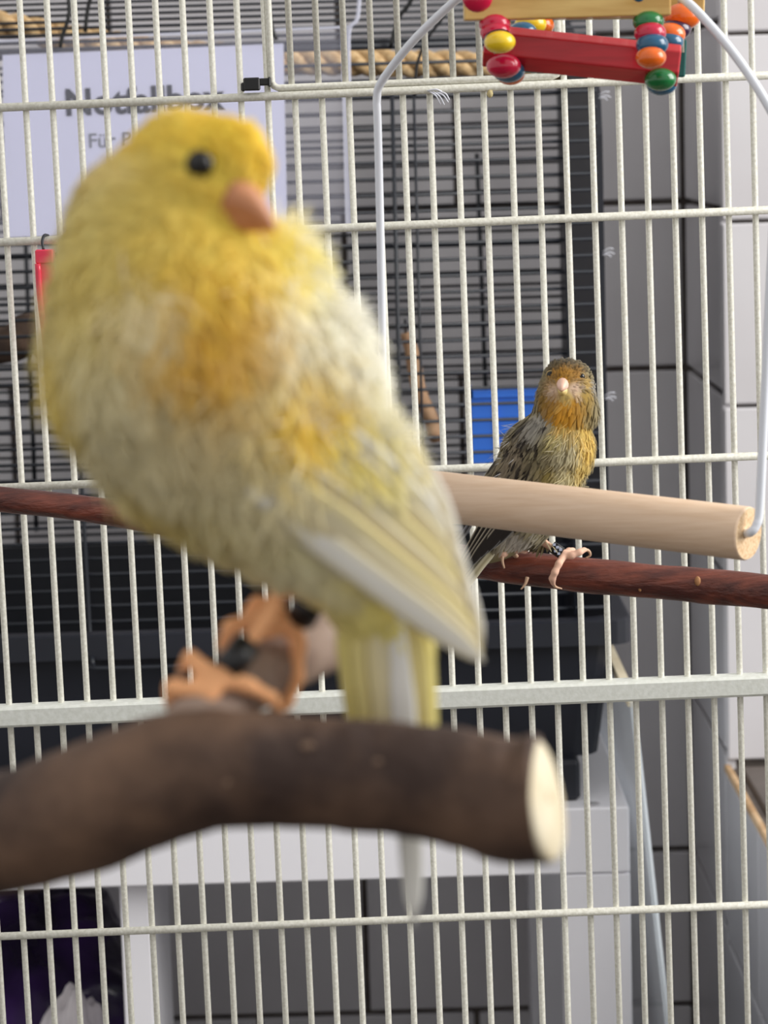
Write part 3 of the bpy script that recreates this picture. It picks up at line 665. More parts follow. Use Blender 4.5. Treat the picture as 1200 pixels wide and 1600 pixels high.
def plumage(name, V, Nn, n, flow, colfn, L, W, lift, parent, keep=None, jit=0.25, edge=1.0, mid=1.0, var=0.12, seed=1, curl=0.6):
    rg = np.random.default_rng(seed); ids = np.arange(len(V)) if keep is None else np.flatnonzero(keep); ids = rg.choice(ids, n)
    p = V[ids] + rg.normal(0, 0.0004, (n, 3)); nn = Nn[ids]; t = flow(p) + rg.normal(0, jit, (n, 3))
    t -= nn * (t * nn).sum(1)[:, None]; t /= np.linalg.norm(t, axis=1)[:, None] + 1e-9; b = np.cross(nn, t)
    ll = (L(p) if callable(L) else np.full(n, L)) * rg.uniform(0.7, 1.25, n); w = (W(p) if callable(W) else np.full(n, W)) * rg.uniform(0.75, 1.25, n)
    a = lift * rg.uniform(0.3, 1.4, n); d1 = t * np.cos(a)[:, None] + nn * np.sin(a)[:, None]; a2 = a * (1 - 2 * curl) ; d2 = t * np.cos(a2)[:, None] + nn * np.sin(a2)[:, None]
    X = np.empty((n, 8, 3)); r0 = p - nn * 0.0004; m1 = r0 + d1 * (ll * 0.45)[:, None]; m2 = m1 + (d1 + d2) * (ll * 0.175)[:, None]; tp = m2 + d2 * (ll * 0.22)[:, None]
    X[:, 0] = r0; X[:, 1] = m1 - b * (w / 2)[:, None]; X[:, 2] = m1 + nn * (w * 0.12)[:, None]; X[:, 3] = m1 + b * (w / 2)[:, None]
    X[:, 4] = m2 - b * (w * 0.4)[:, None]; X[:, 5] = m2 + nn * (w * 0.1)[:, None]; X[:, 6] = m2 + b * (w * 0.4)[:, None]; X[:, 7] = tp
    base = colfn(p) * (1 + rg.normal(0, var, (n, 1))); C = np.repeat(base[:, None], 8, 1)
    e = (edge(p) if callable(edge) else np.full(n, edge))[:, None]; mm = (mid(p) if callable(mid) else np.full(n, mid))[:, None]
    for k in (1, 3, 4, 6, 7): C[:, k] = C[:, k] * e
    for k in (0, 2, 5): C[:, k] = C[:, k] * mm
    pat = np.array([(0, 2, 1, 1), (0, 3, 2, 2), (1, 2, 5, 4), (2, 3, 6, 5), (4, 5, 7, 7), (5, 6, 7, 7)])
    Fs = []
    for q in pat:
        k = 3 if q[2] == q[3] else 4; Fs += (np.arange(n)[:, None] * 8 + q[:k][None]).tolist()
    me = bpy.data.meshes.new(name); me.from_pydata((X.reshape(-1, 3) - wloc(parent)).tolist(), [], Fs); me.update()
    me.polygons.foreach_set('use_smooth', [True] * len(me.polygons)); set_col(me, C.reshape(-1, 3)); me.materials.append(M['feather'])
    o = bpy.data.objects.new(name, me); COL.objects.link(o); o.parent = parent; o['kind'] = 'stuff'; return o
def quill(name, pts, w, parent, c_left, c_mid, c_right, face=(0, -1, 0), n=5, tipw=0.25, camber=0.12, th=0.0003, edgew=0.0):
    path = spline(pts, n); T = np.gradient(path, axis=0); T /= np.linalg.norm(T, axis=1)[:, None]; m = len(path); V = []; C = []
    face = np.array(face, float); cl, cm, cr = (np.array(lin(c)) for c in (c_left, c_mid, c_right)); e = max(edgew, 0.12)
    ci = (cm, cm) if edgew else (cl * 0.6 + cm * 0.4, cr * 0.6 + cm * 0.4)
    for i in range(m):
        u = i / (m - 1); ww = w * (0.45 + 0.55 * min(u / 0.3, 1)) * (1 if u < 0.7 else max(tipw * 0.1, math.sqrt(max(1 - ((u - 0.7) / 0.3) ** 2, 0))))
        sd = np.cross(T[i], face); sd /= np.linalg.norm(sd); up = np.cross(sd, T[i]); up /= np.linalg.norm(up); q = path[i]; h = ww / 2
        V += [q - sd * h, q - sd * h * (1 - 2 * e) + up * ww * camber * 0.4, q + up * ww * camber, q + sd * h * (1 - 2 * e) + up * ww * camber * 0.4, q + sd * h, q - up * th]
        C += [cl, ci[0], cm, ci[1], cr, cm]
    k6 = 6
    Fc = [(i * k6 + k, i * k6 + (k + 1) % k6, (i + 1) * k6 + (k + 1) % k6, (i + 1) * k6 + k) for i in range(m - 1) for k in range(k6)] + [tuple(range(k6))[::-1], tuple((m - 1) * k6 + k for k in range(k6))]
    me = mesh_from(name, np.array(V) - wloc(parent), Fc, True); set_col(me, C); me.materials.append(M['feather'])
    o = bpy.data.objects.new(name, me); COL.objects.link(o); o.parent = parent; return o
def unit(v): v = np.asarray(v, float); return v / np.linalg.norm(v)

# ---- yellow canary -------------------------------------------------------
Y1 = 0.475; s1 = S(Y1)
def A1(px, py, d=0.0): return P(px, py, Y1 + d * s1)          # d in pixels away from the camera
y1 = thing('yellow_canary', 'fluffed yellow and cream canary perched on the thick forked branch', 'bird', A1(360, 1075, 0))
cs = [A1(a, b, d) for a in (20, 780) for b in (1160, 130) for d in (-270, 300)]
so1 = so = Solid(np.min(cs, axis=0), np.max(cs, axis=0), 0.0009); K = 0.008
body = [(254, 412, 0, 156), (294, 545, 5, 202), (338, 640, 10, 178), (408, 725, 15, 138), (482, 800, 20, 106), (548, 872, 25, 76), (598, 945, 34, 50), (622, 1010, 40, 30), (630, 1060, 46, 18)]
so.chain([A1(a, b, d) for a, b, d, r in body], [r * s1 for *_, r in body], K)
so.cone(A1(400, 440, 20), A1(468, 570, 15), 62 * s1, 82 * s1, K)
so.cone(A1(468, 570, 0), A1(572, 735, 0), 82 * s1, 46 * s1, K)
so.cone(A1(572, 735, 0), A1(636, 860, 10), 46 * s1, 24 * s1, K)
so.cone(A1(230, 345, 0), A1(296, 285, -15), 108 * s1, 101 * s1, 0.005)      # nape, skull
so.cone(A1(300, 275, -18), A1(356, 256, -45), 90 * s1, 64 * s1, 0.004)
so.cone(A1(318, 315, -45), A1(346, 308, -58), 60 * s1, 42 * s1, 0.004)       # cheek, lore
so.cone(A1(405, 405, -30), A1(434, 402, 0), 50 * s1, 44 * s1, 0.005)         # ruffled breast under the beak
LG = []
def limb(pts, rads, k=0.0012):
    w = [A1(*p) for p in pts]; so.chain(w, [r * s1 for r in rads], k); LG.extend([(w[i], w[i + 1]) for i in range(len(w) - 1)])
limb([(458, 860, 0), (446, 905, -5)], [44, 22], 0.004)
limb([(446, 905, -5), (420, 962, -35), (368, 1035, -80), (345, 1060, -92)], [15, 12, 12, 14])
limb([(345, 1060, -92), (315, 1044, -92), (298, 1028, -80), (284, 1044, -50)], [14, 13, 12, 8])
limb([(345, 1060, -92), (305, 1078, -105), (270, 1074, -105), (262, 1096, -88)], [14, 13, 13, 8])
limb([(345, 1060, -92), (390, 1072, -98), (425, 1092, -60), (438, 1112, -30)], [14, 12, 11, 8])
limb([(345, 1060, -92), (330, 1085, -110), (322, 1102, -118)], [13, 12, 8])
limb([(506, 880, 40), (492, 920, 45)], [38, 20], 0.004)
limb([(492, 920, 45), (478, 955, 65), (456, 976, 78)], [15, 13, 14])
limb([(456, 976, 78), (424, 948, 85), (402, 943, 90), (384, 958, 95)], [14, 13, 12, 8])
limb([(456, 976, 78), (405, 964, 55), (360, 980, 40), (346, 1010, 45)], [14, 14, 13, 9])
limb([(456, 976, 78), (466, 1006, 72), (463, 1060, 66), (448, 1098, 58), (426, 1113, 48)], [14, 13, 12, 11, 7])
limb([(456, 976, 78), (420, 985, 60), (392, 1000, 52)], [13, 12, 9])
pat1 = [(A1(340, 205, -50), 90 * s1, (248, 214, 40), 3.0), (A1(400, 235, -60), 55 * s1, (250, 212, 36), 3.0), (A1(220, 230, -60), 42 * s1, (246, 212, 56), 1.8), (A1(172, 285, -50), 30 * s1, (230, 204, 120), 1.6), (A1(208, 272, -80), 30 * s1, (246, 232, 170), 1.8),
        (A1(255, 335, -110), 80 * s1, (232, 206, 92), 1.6), (A1(335, 330, -110), 44 * s1, (232, 202, 76), 1.6), (A1(390, 385, -90), 60 * s1, (246, 214, 56), 2.0), (A1(300, 420, -150), 70 * s1, (236, 202, 56), 1.8),
        (A1(150, 400, -100), 80 * s1, (234, 214, 120), 1.6), (A1(112, 590, -60), 55 * s1, (242, 216, 50), 2.2), (A1(320, 520, -200), 72 * s1, (230, 180, 40), 2.8), (A1(235, 470, -170), 36 * s1, (250, 242, 210), 3.0), (A1(430, 330, -30), 45 * s1, (250, 236, 120), 1.4),
        (A1(190, 660, -140), 90 * s1, (234, 224, 186), 2.4), (A1(290, 640, -180), 60 * s1, (230, 214, 168), 1.8), (A1(430, 480, -120), 60 * s1, (252, 248, 228), 2.0), (A1(430, 400, -70), 50 * s1, (250, 236, 100), 1.8), (A1(480, 380, 0), 50 * s1, (250, 240, 140), 1.5), (A1(400, 560, -190), 50 * s1, (246, 236, 190), 1.2),
        (A1(520, 480, 0), 80 * s1, (252, 250, 240), 2.0), (A1(455, 630, -110), 62 * s1, (250, 214, 36), 3.4), (A1(520, 670, -60), 50 * s1, (248, 234, 100), 1.6), (A1(570, 560, 0), 70 * s1, (252, 250, 236), 1.6), (A1(350, 440, -150), 40 * s1, (248, 212, 50), 1.4),
        (A1(400, 740, -120), 80 * s1, (234, 224, 186), 2.4), (A1(225, 760, -60), 50 * s1, (240, 216, 60), 1.6), (A1(330, 810, -80), 60 * s1, (230, 218, 150), 1.6), (A1(450, 850, -80), 60 * s1, (238, 232, 190), 1.4), (A1(590, 970, 0), 70 * s1, (244, 232, 130), 1.8), (A1(640, 1000, 0), 40 * s1, (246, 236, 150), 1.2)]
pl1 = patches((234, 224, 176), pat1)
eye_s = surf(so, 312, 257); eye1 = eye_s + [0, 5 * s1, 0]
def col1(V):
    C = pl1(V); leg = np.array(lin((252, 186, 134))); d = np.full(len(V), 1.0)
    for a, b in LG:
        ab = b - a; t = np.clip(((V - a) @ ab) / (ab @ ab), 0, 1); d = np.minimum(d, np.linalg.norm(V - a - t[:, None] * ab, axis=1))
    foot = A1(440, 912, 0)[2]; w = np.clip((25 * s1 - d) / (2 * s1), 0, 1) * np.clip((foot - V[:, 2]) / 0.0015, 0, 1); C = C * (1 - w[:, None]) + leg * w[:, None]
    return C
o1, V1, N1 = solid_obj('body', so, y1, M['body'], col1)
axis1 = unit(A1(640, 1120, 40) - A1(300, 400, 0)); beak_base = A1(365, 318, -85)
def flow1(p):
    h = np.clip((p[:, 2] - A1(0, 430)[2]) / 0.012, 0, 1)[:, None]; away = p - beak_base; away /= np.linalg.norm(away, axis=1)[:, None]
    return away * h + (axis1 + np.array([0, 0, -0.25])) * (1 - h)
X1, Z1 = proj(V1)
WP1 = [(430, 790), (520, 745), (610, 715), (640, 740), (660, 770), (700, 860), (757, 1035), (640, 975), (520, 895), (420, 800)]
keep = (V1[:, 2] > A1(0, 880)[2]) | ((X1 > 515) & (Z1 < 1000))
keep &= np.linalg.norm(V1 - eye_s, axis=1) > 23 * s1
keep &= np.linalg.norm(V1 - A1(378, 325, -85), axis=1) > 30 * s1
keep &= ~(inpoly(X1, Z1, WP1) & (N1[:, 1] < 0.1))
headw = lambda p: np.clip((p[:, 2] - A1(0, 420)[2]) / 0.008, 0, 1)
plumage('plumage', V1, N1, 20000, flow1, pl1, lambda p: 0.0085 - 0.0052 * headw(p) - 0.003 * np.clip((A1(0, 860)[2] - p[:, 2]) / 0.008, 0, 1), lambda p: 0.0030 - 0.0016 * headw(p), 0.13, y1, keep, 0.22, 1.03, 0.99, 0.04, 3, 0.7)
plumage('down', V1, N1, 9000, flow1, pl1, lambda p: 0.0092 - 0.0066 * headw(p) - 0.005 * np.clip((A1(0, 800)[2] - p[:, 2]) / 0.008, 0, 1), 0.0006, 0.5, y1, keep, 0.5, 1.03, 1.0, 0.04, 4)
ks = keep & (X1 > 430) & (Z1 > 350) & (Z1 < 700) & (N1[:, 0] > 0.2)
plumage('down', V1, N1, 1500, lambda p: flow1(p) * 0.4 + np.array([0.4, 0, 0.5]), lambda p: pl1(p) * 0.5 + 0.48, 0.0075, 0.0004, 0.5, y1, ks, 0.6, 1.0, 1.0, 0.03, 5, 0.2)
obj('eye', ball(eye1, 23 * s1, 1, 1, 1, 18, 12), M['eye'], y1, True)
obj('eye', ball(A1(394, 232, 12), 18 * s1, 1, 1, 1, 18, 12), M['eye'], y1, True)
def mandible(name, base, tip, rb, parent, m, sag, flat=1.0, n=9, pw=0.72):
    b = np.array(base); t = np.array(tip); pts = []; rad = []
    for i in range(n):
        u = i / (n - 1); pts.append(b + (t - b) * u + np.array([0, 0, sag * math.sin(u * math.pi)])); rad.append(rb * (1 - u) ** pw + 0.00012)
    return obj(name, tube(np.array(pts), rad, 14, True, 0, flat), m, parent, True)
mandible('upper_beak', A1(366, 310, -84), A1(431, 363, -112), 38 * s1, y1, M['beak'], 0.0008)
mandible('lower_beak', A1(362, 330, -84), A1(420, 358, -108), 27 * s1, y1, M['beak'], -0.0002)
def band(name, a, b, r, parent, m):
    a = np.array(a); b = np.array(b); ax_ = b - a; L_ = np.linalg.norm(ax_); return obj(name, lathe([(0, r * 0.8), (0.00001, r), (L_, r), (L_ + 0.00001, r * 0.8)], a, ax_, 18), m, parent, True)
band('leg_band', A1(388, 1006, -62), A1(352, 1050, -90), 24 * s1, y1, M['ring'])
band('leg_band', A1(489, 932, 50), A1(470, 966, 72), 25 * s1, y1, M['ring'])
for pts in (((284, 1044, -50), (280, 1062, -35), (286, 1078, -25)), ((262, 1096, -88), (266, 1115, -75), (276, 1125, -68)), ((438, 1112, -30), (440, 1128, -15), (430, 1138, 0)), ((384, 958, 95), (378, 974, 105), (382, 988, 110)), ((346, 1010, 45), (346, 1028, 52), (356, 1040, 58)), ((426, 1113, 48), (412, 1116, 40), (404, 1108, 34)), ((322, 1102, -118), (320, 1116, -112), (326, 1126, -100))):
    obj('claw', tube(spline(np.array([A1(*q) for q in pts]), 4), np.linspace(7 * s1, 1.4 * s1, 9), 8), M['claw'], y1, True)
ytl = (244, 232, 150); cream, white, yel, tan = (240, 231, 196), (250, 249, 244), (244, 231, 166), (230, 217, 178)
def onb(sol, AX, q, off, dflt):
    """point of a feather lying on the body, or at a given depth where the feather leaves it"""
    p = surf(sol, q[0], q[1]); f = AX(q[0], q[1], dflt)
    return f if p is None else P(q[0], q[1], min(p[1] - off, f[1]))
def wing_patch(sol, AX, poly, off, parent, colfn, n=14):
    """the feathered hand of the wing, a thin shell lying on the flank"""
    xs = [q[0] for q in poly]; ys = [q[1] for q in poly]; V = []; id_ = {}; Fc = []
    gx = np.linspace(min(xs), max(xs), n); gy = np.linspace(min(ys), max(ys), n)
    for i, a in enumerate(gx):
        for j, b in enumerate(gy):
            p = surf(sol, a, b)
            if p is not None and inpoly(np.array([a]), np.array([b]), poly)[0]: id_[(i, j)] = len(V); V.append(P(a, b, p[1] - off))
    m = len(V); V = np.array(V); V = np.vstack([V, V + [0, off * 1.3, 0]])
    edges = {}
    for (i, j) in id_:
        q = [(i, j), (i + 1, j), (i + 1, j + 1), (i, j + 1)]
        if all(k in id_ for k in q):
            f = [id_[k] for k in q]; Fc += [tuple(f), tuple(k + m for k in f[::-1])]
            for k in range(4): edges[(f[k], f[(k + 1) % 4])] = 1
    for a, b in list(edges):
        if (b, a) not in edges: Fc.append((b, a, a + m, b + m))
    o = obj('wing', (V, Fc), M['feather'], parent, True); set_col(o.data, colfn(V)); return o
wg = wing_patch(so, A1, [(440, 770), (500, 700), (580, 630), (625, 690), (660, 790), (640, 850), (560, 850), (470, 800)], 0.0009, y1, pl1)
wf = [((388, 765), (757, 1034), 46, cream, white, cream, -40), ((415, 755), (753, 1020), 52, cream, tan, cream, -38), ((440, 742), (742, 992), 52, yel, cream, cream, -36), ((465, 725), (728, 955), 52, cream, tan, cream, -34),
      ((490, 705), (716, 918), 52, yel, cream, white, -30), ((515, 690), (706, 880), 50, cream, tan, white, -26), ((540, 672), (696, 842), 50, white, cream, white, -22), ((560, 650), (680, 800), 48, white, cream, white, -16)]
for i, (a, b, w, cl, cm, cr, d1) in enumerate(wf):
    lerp = lambda t: (a[0] + (b[0] - a[0]) * t, a[1] + (b[1] - a[1]) * t)
    d0 = (surf(so, *a)[1] - Y1) / s1; off = 0.0022 - 0.0001 * i
    quill('flight_feather', [onb(so, A1, lerp(t), off, d0 + (d1 - d0) * t) for t in (0.0, 0.2, 0.4, 0.6, 0.8, 1.0)], w * s1, wg, cl, cm, cr, camber=0.05)
w2 = obj('wing', ball(A1(640, 800, 40), 0.010, 0.5, 0.4, 1.3, 12, 8), M['feather'], y1, True, 'far wing, mostly hidden'); set_col(w2.data, np.tile(lin(white), (len(w2.data.vertices), 1)))
for a, b, w in (((600, 690), (754, 1020), 42), ((610, 690), (732, 955), 42), ((615, 680), (712, 890), 42)):
    quill('flight_feather', [A1(*a, 20), A1((a[0] + b[0]) / 2 + 14, (a[1] + b[1]) / 2 - 10, 5), A1(*b, -20)], w * s1, w2, white, tan, white)
for a, b, w, cl, cm in (((536, 895, -10), (590, 1290, -10), 62, ytl, ytl), ((560, 905, -22), (606, 1300, -12), 62, ytl, yel), ((588, 915, -32), (626, 1305, -15), 62, yel, cream), ((618, 940, -36), (648, 1452, -18), 40, white, white), ((638, 925, -30), (654, 1300, -14), 56, ytl, yel), ((650, 930, -22), (662, 1290, -8), 50, ytl, ytl), ((612, 930, -10), (642, 1400, 0), 36, white, cream)):
    m_ = tuple(a[i] * 0.5 + b[i] * 0.5 for i in range(3)); quill('tail_feather', [A1(*a), A1(m_[0] + 3, m_[1], m_[2]), A1(*b)], w * s1, y1, cl, cm, cl, camber=0.06)

# ---- streaked canary ------------------------------------------------------
Y2 = 1.112; s2 = S(Y2)
def A2(px, py, d=0.0): return P(px, py, Y2 + d * s2)
y2 = thing('streaked_canary', 'olive brown streaked canary with ochre face perched on the red brown branch', 'bird', A2(830, 875, 0))
cs = [A2(a, b, d) for a in (660, 960) for b in (1040, 530) for d in (-90, 90)]
so = Solid(np.min(cs, axis=0), np.max(cs, axis=0), 0.00065); K = 0.006
so.chain([A2(880, 652, -4), A2(868, 700, -4), A2(846, 758, -2), A2(818, 806, 0), A2(795, 832, 0), A2(774, 853, -8), A2(752, 874, -16)], [r * s2 for r in (44, 54, 57, 44, 30, 19, 10)], K)
so.cone(A2(838, 706, 6), A2(810, 768, 4), 50 * s2, 50 * s2, K)
so.cone(A2(810, 768, 4), A2(776, 828, -4), 48 * s2, 27 * s2, K)
so.cone(A2(886, 606, -6), A2(885, 630, -4), 42 * s2, 45 * s2, 0.004)
so.cone(A2(880, 587, -10), A2(892, 590, -10), 25 * s2, 25 * s2, 0.003)
so.cone(A2(866, 622, -16), A2(872, 634, -12), 27 * s2, 30 * s2, 0.003)
so.cone(A2(906, 622, -14), A2(908, 636, -10), 22 * s2, 25 * s2, 0.003)
so.cone(A2(880, 602, -30), A2(879, 610, -34), 20 * s2, 15 * s2, 0.003)
so.cone(A2(826, 812, -4), A2(836, 838, -2), 22 * s2, 9 * s2, 0.003)
so.cone(A2(794, 826, -8), A2(790, 850, -12), 20 * s2, 8 * s2, 0.003)
LG = []
def limb2(pts, rads, k=0.0009):
    w = [A2(*p) for p in pts]; so.chain(w, [r * s2 for r in rads], k); LG.extend([(w[i], w[i + 1]) for i in range(len(w) - 1)])
limb2([(838, 840, -4), (850, 848, -4), (879, 866, -6)], [7.5, 5.6, 5.5])
limb2([(879, 866, -6), (893, 868, -12), (905, 863, -10), (913, 859, -2)], [6.2, 5.4, 5.2, 4.6])
limb2([(881, 868, -8), (873, 881, -24), (867, 894, -28), (863, 904, -25), (864, 911, -20)], [6.2, 5.4, 5.4, 5.2, 4.2])
limb2([(881, 866, -6), (889, 861, 4), (895, 860, 14)], [6, 5.2, 5])
limb2([(790, 850, -12), (788, 858, -18), (786, 866, -26)], [5.5, 5.5, 4.5])
limb2([(790, 854, -12), (806, 857, -16), (820, 862, -10)], [5, 4.5, 4])
def D(px, py): return (lambda q: A2(px, py, 0) if q is None else q)(surf(so, px, py))
P2 = [(D(884, 566), 18 * s2, (92, 82, 66), 3.0), (D(868, 572), 10 * s2, (104, 88, 60), 1.8), (D(905, 574), 10 * s2, (120, 98, 60), 1.6), (D(882, 584), 12 * s2, (186, 132, 30), 3.0), (D(866, 586), 7 * s2, (178, 124, 30), 1.6), (D(900, 585), 9 * s2, (176, 122, 32), 1.8),
      (D(860, 604), 8 * s2, (186, 150, 100), 1.4), (D(863, 610), 6 * s2, (232, 206, 190), 1.8), (D(897, 608), 7 * s2, (228, 198, 176), 2.0), (D(900, 616), 6 * s2, (226, 200, 160), 1.4), (D(868, 618), 7 * s2, (214, 184, 150), 1.4), (D(884, 622), 8 * s2, (236, 216, 140), 2.0),
      (D(846, 606), 10 * s2, (126, 108, 74), 1.8), (D(852, 622), 10 * s2, (150, 116, 48), 1.8), (D(862, 632), 10 * s2, (176, 128, 34), 2.2), (D(886, 640), 14 * s2, (206, 144, 22), 3.2), (D(905, 636), 10 * s2, (186, 136, 34), 2.0), (D(918, 622), 10 * s2, (166, 136, 66), 2.0), (D(926, 606), 8 * s2, (150, 146, 140), 1.8), (D(915, 600), 7 * s2, (196, 160, 84), 1.4),
      (D(880, 656), 14 * s2, (190, 150, 50), 2.0), (D(915, 665), 14 * s2, (214, 180, 84), 2.0), (D(918, 690), 18 * s2, (220, 186, 88), 2.4), (D(908, 725), 16 * s2, (222, 194, 106), 2.2), (D(890, 700), 14 * s2, (190, 182, 150), 1.8), (D(888, 735), 14 * s2, (202, 192, 150), 1.8), (D(870, 676), 12 * s2, (178, 166, 104), 1.6), (D(850, 660), 16 * s2, (160, 158, 150), 2.2), (D(835, 665), 14 * s2, (150, 146, 140), 1.8), (D(848, 700), 16 * s2, (150, 142, 112), 1.8), (D(862, 735), 12 * s2, (146, 128, 62), 1.8),
      (D(810, 700), 18 * s2, (138, 126, 110), 1.8), (D(790, 750), 24 * s2, (138, 124, 106), 2.2), (D(825, 750), 18 * s2, (140, 130, 108), 1.8), (D(870, 790), 18 * s2, (214, 204, 170), 1.4), (D(815, 838), 14 * s2, (214, 206, 194), 4.0), (D(800, 836), 10 * s2, (206, 198, 184), 2.5), (D(836, 836), 8 * s2, (240, 234, 222), 2.0), (D(770, 840), 16 * s2, (150, 140, 120), 1.2)]
pl2 = patches((146, 134, 100), P2)
def col2(V):
    C = pl2(V); leg = np.array(lin((232, 188, 164))); d = np.full(len(V), 1.0)
    for a, b in LG:
        ab = b - a; t = np.clip(((V - a) @ ab) / (ab @ ab), 0, 1); d = np.minimum(d, np.linalg.norm(V - a - t[:, None] * ab, axis=1))
    w = np.clip((8.5 * s2 - d) / (1.5 * s2), 0, 1) * np.clip((A2(0, 838)[2] - V[:, 2]) / 0.001, 0, 1); return C * (1 - w[:, None]) + leg * w[:, None]
o2, V2, N2 = solid_obj('body', so, y2, M['body'], col2)
bk2 = A2(879, 606, -48); tail2 = A2(690, 970, -20); ax2 = unit(tail2 - A2(850, 690, 0)); pe2 = unit(np.cross(ax2, (0, 1, 0)))
_ro = np.random.default_rng(5).uniform(0, 1, 400)
def streak(p):
    """dark shaft streaks of the mantle, in columns that run to the tail"""
    q = p - A2(850, 690, 0); v = q @ ax2 / (44 * s2); u = (q @ pe2) / (12.5 * s2) + 0.25 * np.sin(v * 3.1); c = np.floor(u).astype(int)
    on = np.clip((np.cos((u - c - 0.5) * 2 * math.pi) * 0.5 + 0.5) * 1.5 - 0.2, 0, 1); ph = (v + _ro[np.clip(c + 200, 0, 399)]) % 1.0
    al = np.clip(np.minimum(ph / 0.15, (0.85 - ph) / 0.25), 0, 1); x, y = proj(p)
    m = np.clip((864 - 0.15 * (y - 690) - x) / 14, 0, 1) * np.clip((826 - y) / 10, 0, 1) * np.clip((y - 652 + 0.2 * (x - 800)) / 14, 0, 1); return on * al * m
def spl2(p):
    C = pl2(p); k = streak(p)[:, None] * 0.97; C = C * (1 - k) + np.array(lin((40, 32, 27))) * k
    x, y = proj(p); hd = np.clip((600 - y) / 12, 0, 1) * (0.5 + 0.5 * np.sin(x * 1.1 + 2 * np.sin(y * .5))) * (0.5 + 0.5 * np.sin(y * 0.9 + x * .3)); C = C * (1 - 0.62 * hd[:, None])
    return C
def flow2(p):
    h = np.clip((p[:, 2] - A2(0, 650)[2]) / 0.006, 0, 1)[:, None]; away = p - bk2; away /= np.linalg.norm(away, axis=1)[:, None]
    g = np.clip((p[:, 0] - A2(858, 0)[0]) / 0.006, 0, 1)[:, None]
    return away * h + (1 - h) * (ax2 * (1 - g) + unit((-0.25, 0, -1)) * g)
ea, eb = surf(so, 860, 586), surf(so, 908, 589)
X2, Z2 = proj(V2); bs = surf(so, 879, 604)
keep = (Z2 < 846) & (np.linalg.norm(V2 - ea, axis=1) > 6.5 * s2) & (np.linalg.norm(V2 - eb, axis=1) > 6.5 * s2) & (np.linalg.norm(V2 - bs, axis=1) > 11 * s2)
hw2 = lambda p: np.clip((p[:, 2] - A2(0, 660)[2]) / 0.006, 0, 1)
plumage('plumage', V2, N2, 26000, flow2, spl2, lambda p: 0.0068 - 0.0044 * hw2(p), lambda p: 0.00125 - 0.0003 * hw2(p), 0.08, y2, keep, 0.13, 1.06, 0.95, 0.08, 13, 0.6)
kb = keep & (X2 > 866) & (Z2 > 660)
plumage('down', V2, N2, 2600, flow2, lambda p: pl2(p) * 1.2 + 0.04, 0.0065, 0.00042, 0.28, y2, kb, 0.35, 1.1, 1.0, 0.1, 14)
kf = keep & (X2 < 812) & (Z2 > 640) & (Z2 < 740) & (N2[:, 0] < -0.55)
plumage('down', V2, N2, 60, lambda p: flow2(p) + np.array([-0.5, 0, 0.6]), lambda p: np.full((len(p), 3), 0.72), 0.0075, 0.0003, 0.6, y2, kf, 0.5, 1.0, 1.0, 0.1, 15, 0.2)
for e in (ea, eb):
    obj('eye', ball(e + [0, 2.6 * s2, 0], 6.2 * s2, 1, 1, 1, 16, 10), M['eye'], y2, True)
    th = np.linspace(0, 2 * math.pi, 19)
    obj('eye_ring', tube(np.stack([e[0] + 6.3 * s2 * np.cos(th), np.full(19, e[1] + 1.2 * s2), e[2] + 6.3 * s2 * np.sin(th)], 1), 1.1 * s2, 6), M['eyering'], y2, True)
mandible('upper_beak', A2(880, 600, -40), A2(877, 610, -66), 12.5 * s2, y2, M['beak2'], 0.0004, 0.9, 9, 0.6)
mandible('lower_beak', A2(880, 609, -40), A2(878, 613, -61), 11.5 * s2, y2, M['beak3'], 0.0, 0.9, 9, 0.6)
lb = band('leg_band', A2(862, 854, -5), A2(877, 864, -6), 9.5 * s2, y2, M['ring'])
for u, v in ((866, 851), (871, 855), (876, 859), (868, 861), (873, 865)):
    obj('number_print', box(A2(u, v, -15.4) - np.array([0.0006, 0.0002, 0.0005]), A2(u, v, -15.4) + np.array([0.0006, 0.0002, 0.0005])), M['ringtext'], lb)
for pts in ([(913, 859, -2), (920, 861, 2), (922, 868, 4), (915, 872, 4)], [(864, 911, -20), (868, 917, -14), (878, 920, -12)], [(786, 866, -26), (785, 876, -29), (788, 888, -29)], [(824, 902, 6), (821, 912, 2), (814, 921, 0)]):
    obj('claw', tube(spline(np.array([A2(*q) for q in pts]), 4), np.linspace(3.2 * s2, 1.2 * s2, 4 * (len(pts) - 1) + 1), 8), M['claw'], y2, True)
obj('hind_toe', tube(spline(np.array([A2(800, 862, 24), A2(818, 884, 42), A2(824, 902, 30)]), 4), 4.2 * s2, 8), M['claw'], y2, True)
dk, bf, gy = (40, 34, 30), (150, 138, 116), (112, 106, 100)
wg2 = wing_patch(so, A2, [(800, 770), (850, 770), (838, 812), (800, 842), (768, 840), (756, 815)], 0.0006, y2, lambda V: np.tile(lin((70, 60, 48)), (len(V), 1)))
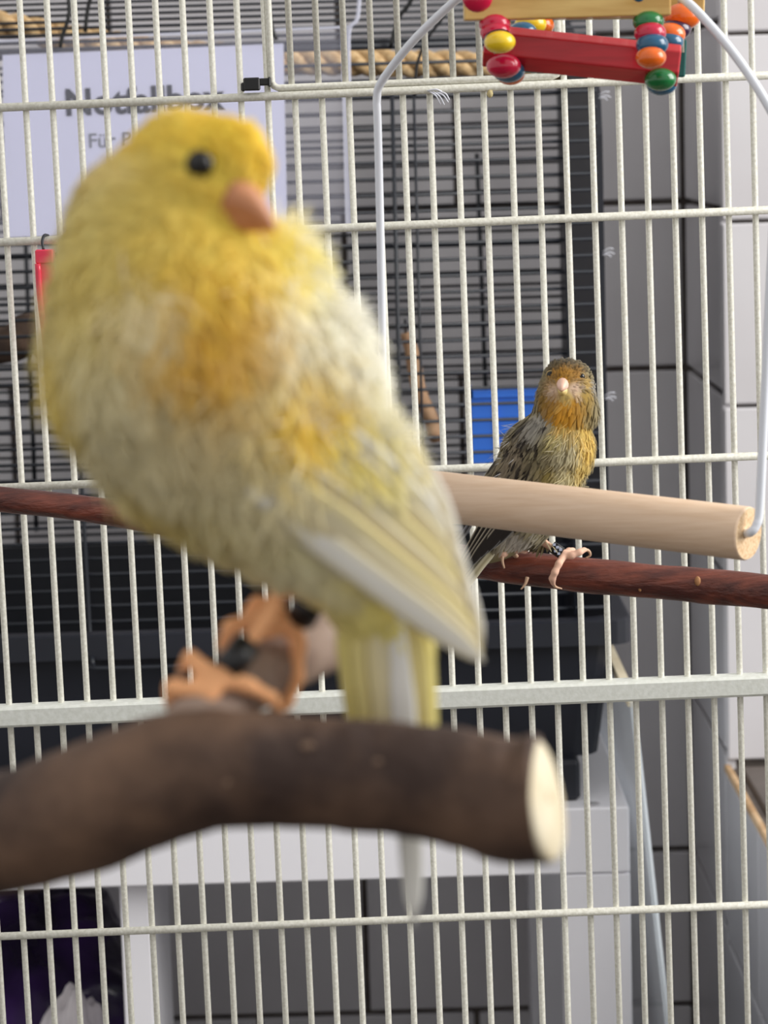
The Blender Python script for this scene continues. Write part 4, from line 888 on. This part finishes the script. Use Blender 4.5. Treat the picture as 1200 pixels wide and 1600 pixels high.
for i, (a, b) in enumerate((((842, 778), (764, 858)), ((830, 778), (752, 868)), ((818, 780), (742, 876)), ((806, 784), (732, 886)), ((794, 786), (722, 896)), ((784, 786), (712, 906)), ((774, 786), (704, 914)))):
    lerp = lambda t: (a[0] + (b[0] - a[0]) * t, a[1] + (b[1] - a[1]) * t)
    d0 = ((surf(so, *a) if surf(so, *a) is not None else A2(*a, -40))[1] - Y2) / s2
    quill('flight_feather', [onb(so, A2, lerp(t), 0.0012, d0 + (-50 - d0) * t) for t in (0, .25, .5, .75, 1)], 16 * s2, wg2, (66, 60, 54), dk, (206, 194, 170), camber=0.06, edgew=0.16)
quill('flight_feather', [A2(745, 800, -20), A2(724, 835, -30), A2(696, 866, -36)], 9 * s2, y2, (196, 196, 202), dk, (160, 160, 166))
for a, b, cl, cm in (((780, 842, -22), (704, 948, -52), (222, 214, 190), (120, 112, 92)), ((770, 846, -24), (694, 965, -50), (120, 112, 96), dk), ((764, 848, -22), (684, 985, -48), (206, 196, 160), (84, 78, 60)), ((758, 848, -18), (674, 1010, -46), (150, 144, 120), dk), ((788, 842, -24), (716, 935, -54), (226, 218, 190), (150, 140, 108))):
    quill('tail_feather', [A2(*a), A2((a[0] + b[0]) / 2 - 2, (a[1] + b[1]) / 2 - 2, (a[2] + b[2]) / 2 - 4), A2(*b)], 12 * s2, y2, cl, cm, cl)

# ------------------------------------------------------------------ little bits
def barbs(name, label, c, px_list, Y, r=0.00035):
    o = join(*[tube(spline(pxpath([(*a, Y), ((a[0] + b[0]) / 2 + 2, (a[1] + b[1]) / 2 - 3, Y - 0.001), (*b, Y)]), 3), r, 5) for a, b in px_list])
    return tag(obj(name, o, M['fluff'], None, True), label, 'feather')
barbs('loose_feather', 'tiny white down feather caught under the upper cross wire of the white panel', None, [((671, 143), (688, 163)), ((676, 143), (694, 164)), ((682, 144), (700, 160)), ((687, 143), (702, 156)), ((668, 142), (690, 143))], YP - 0.004)
for i, (px, py, lb_) in enumerate(((946, 152, 'white down tuft stuck near the top of the dark cage side'), (952, 397, 'white down tuft stuck halfway up the dark cage side'), (955, 622, 'white down tuft stuck on the dark cage side behind the streaked canary'))):
    Yq = YC - 0.001
    barbs('down_tuft', lb_, None, [((px - 10, py - 4), (px + 6, py - 8)), ((px - 10, py), (px + 8, py)), ((px - 10, py + 2), (px + 3, py + 5))], Yq, 0.00035)
w = P(766, 146, YP - 0.003)
tag(obj('seed_husk', lumpy(w, (0.0014, 0.0012, 0.0019), 8, 0.3, 12, 8, -1), M['crumb'], None, True), 'tiny pale seed husk stuck below the upper cross wire', 'seed')
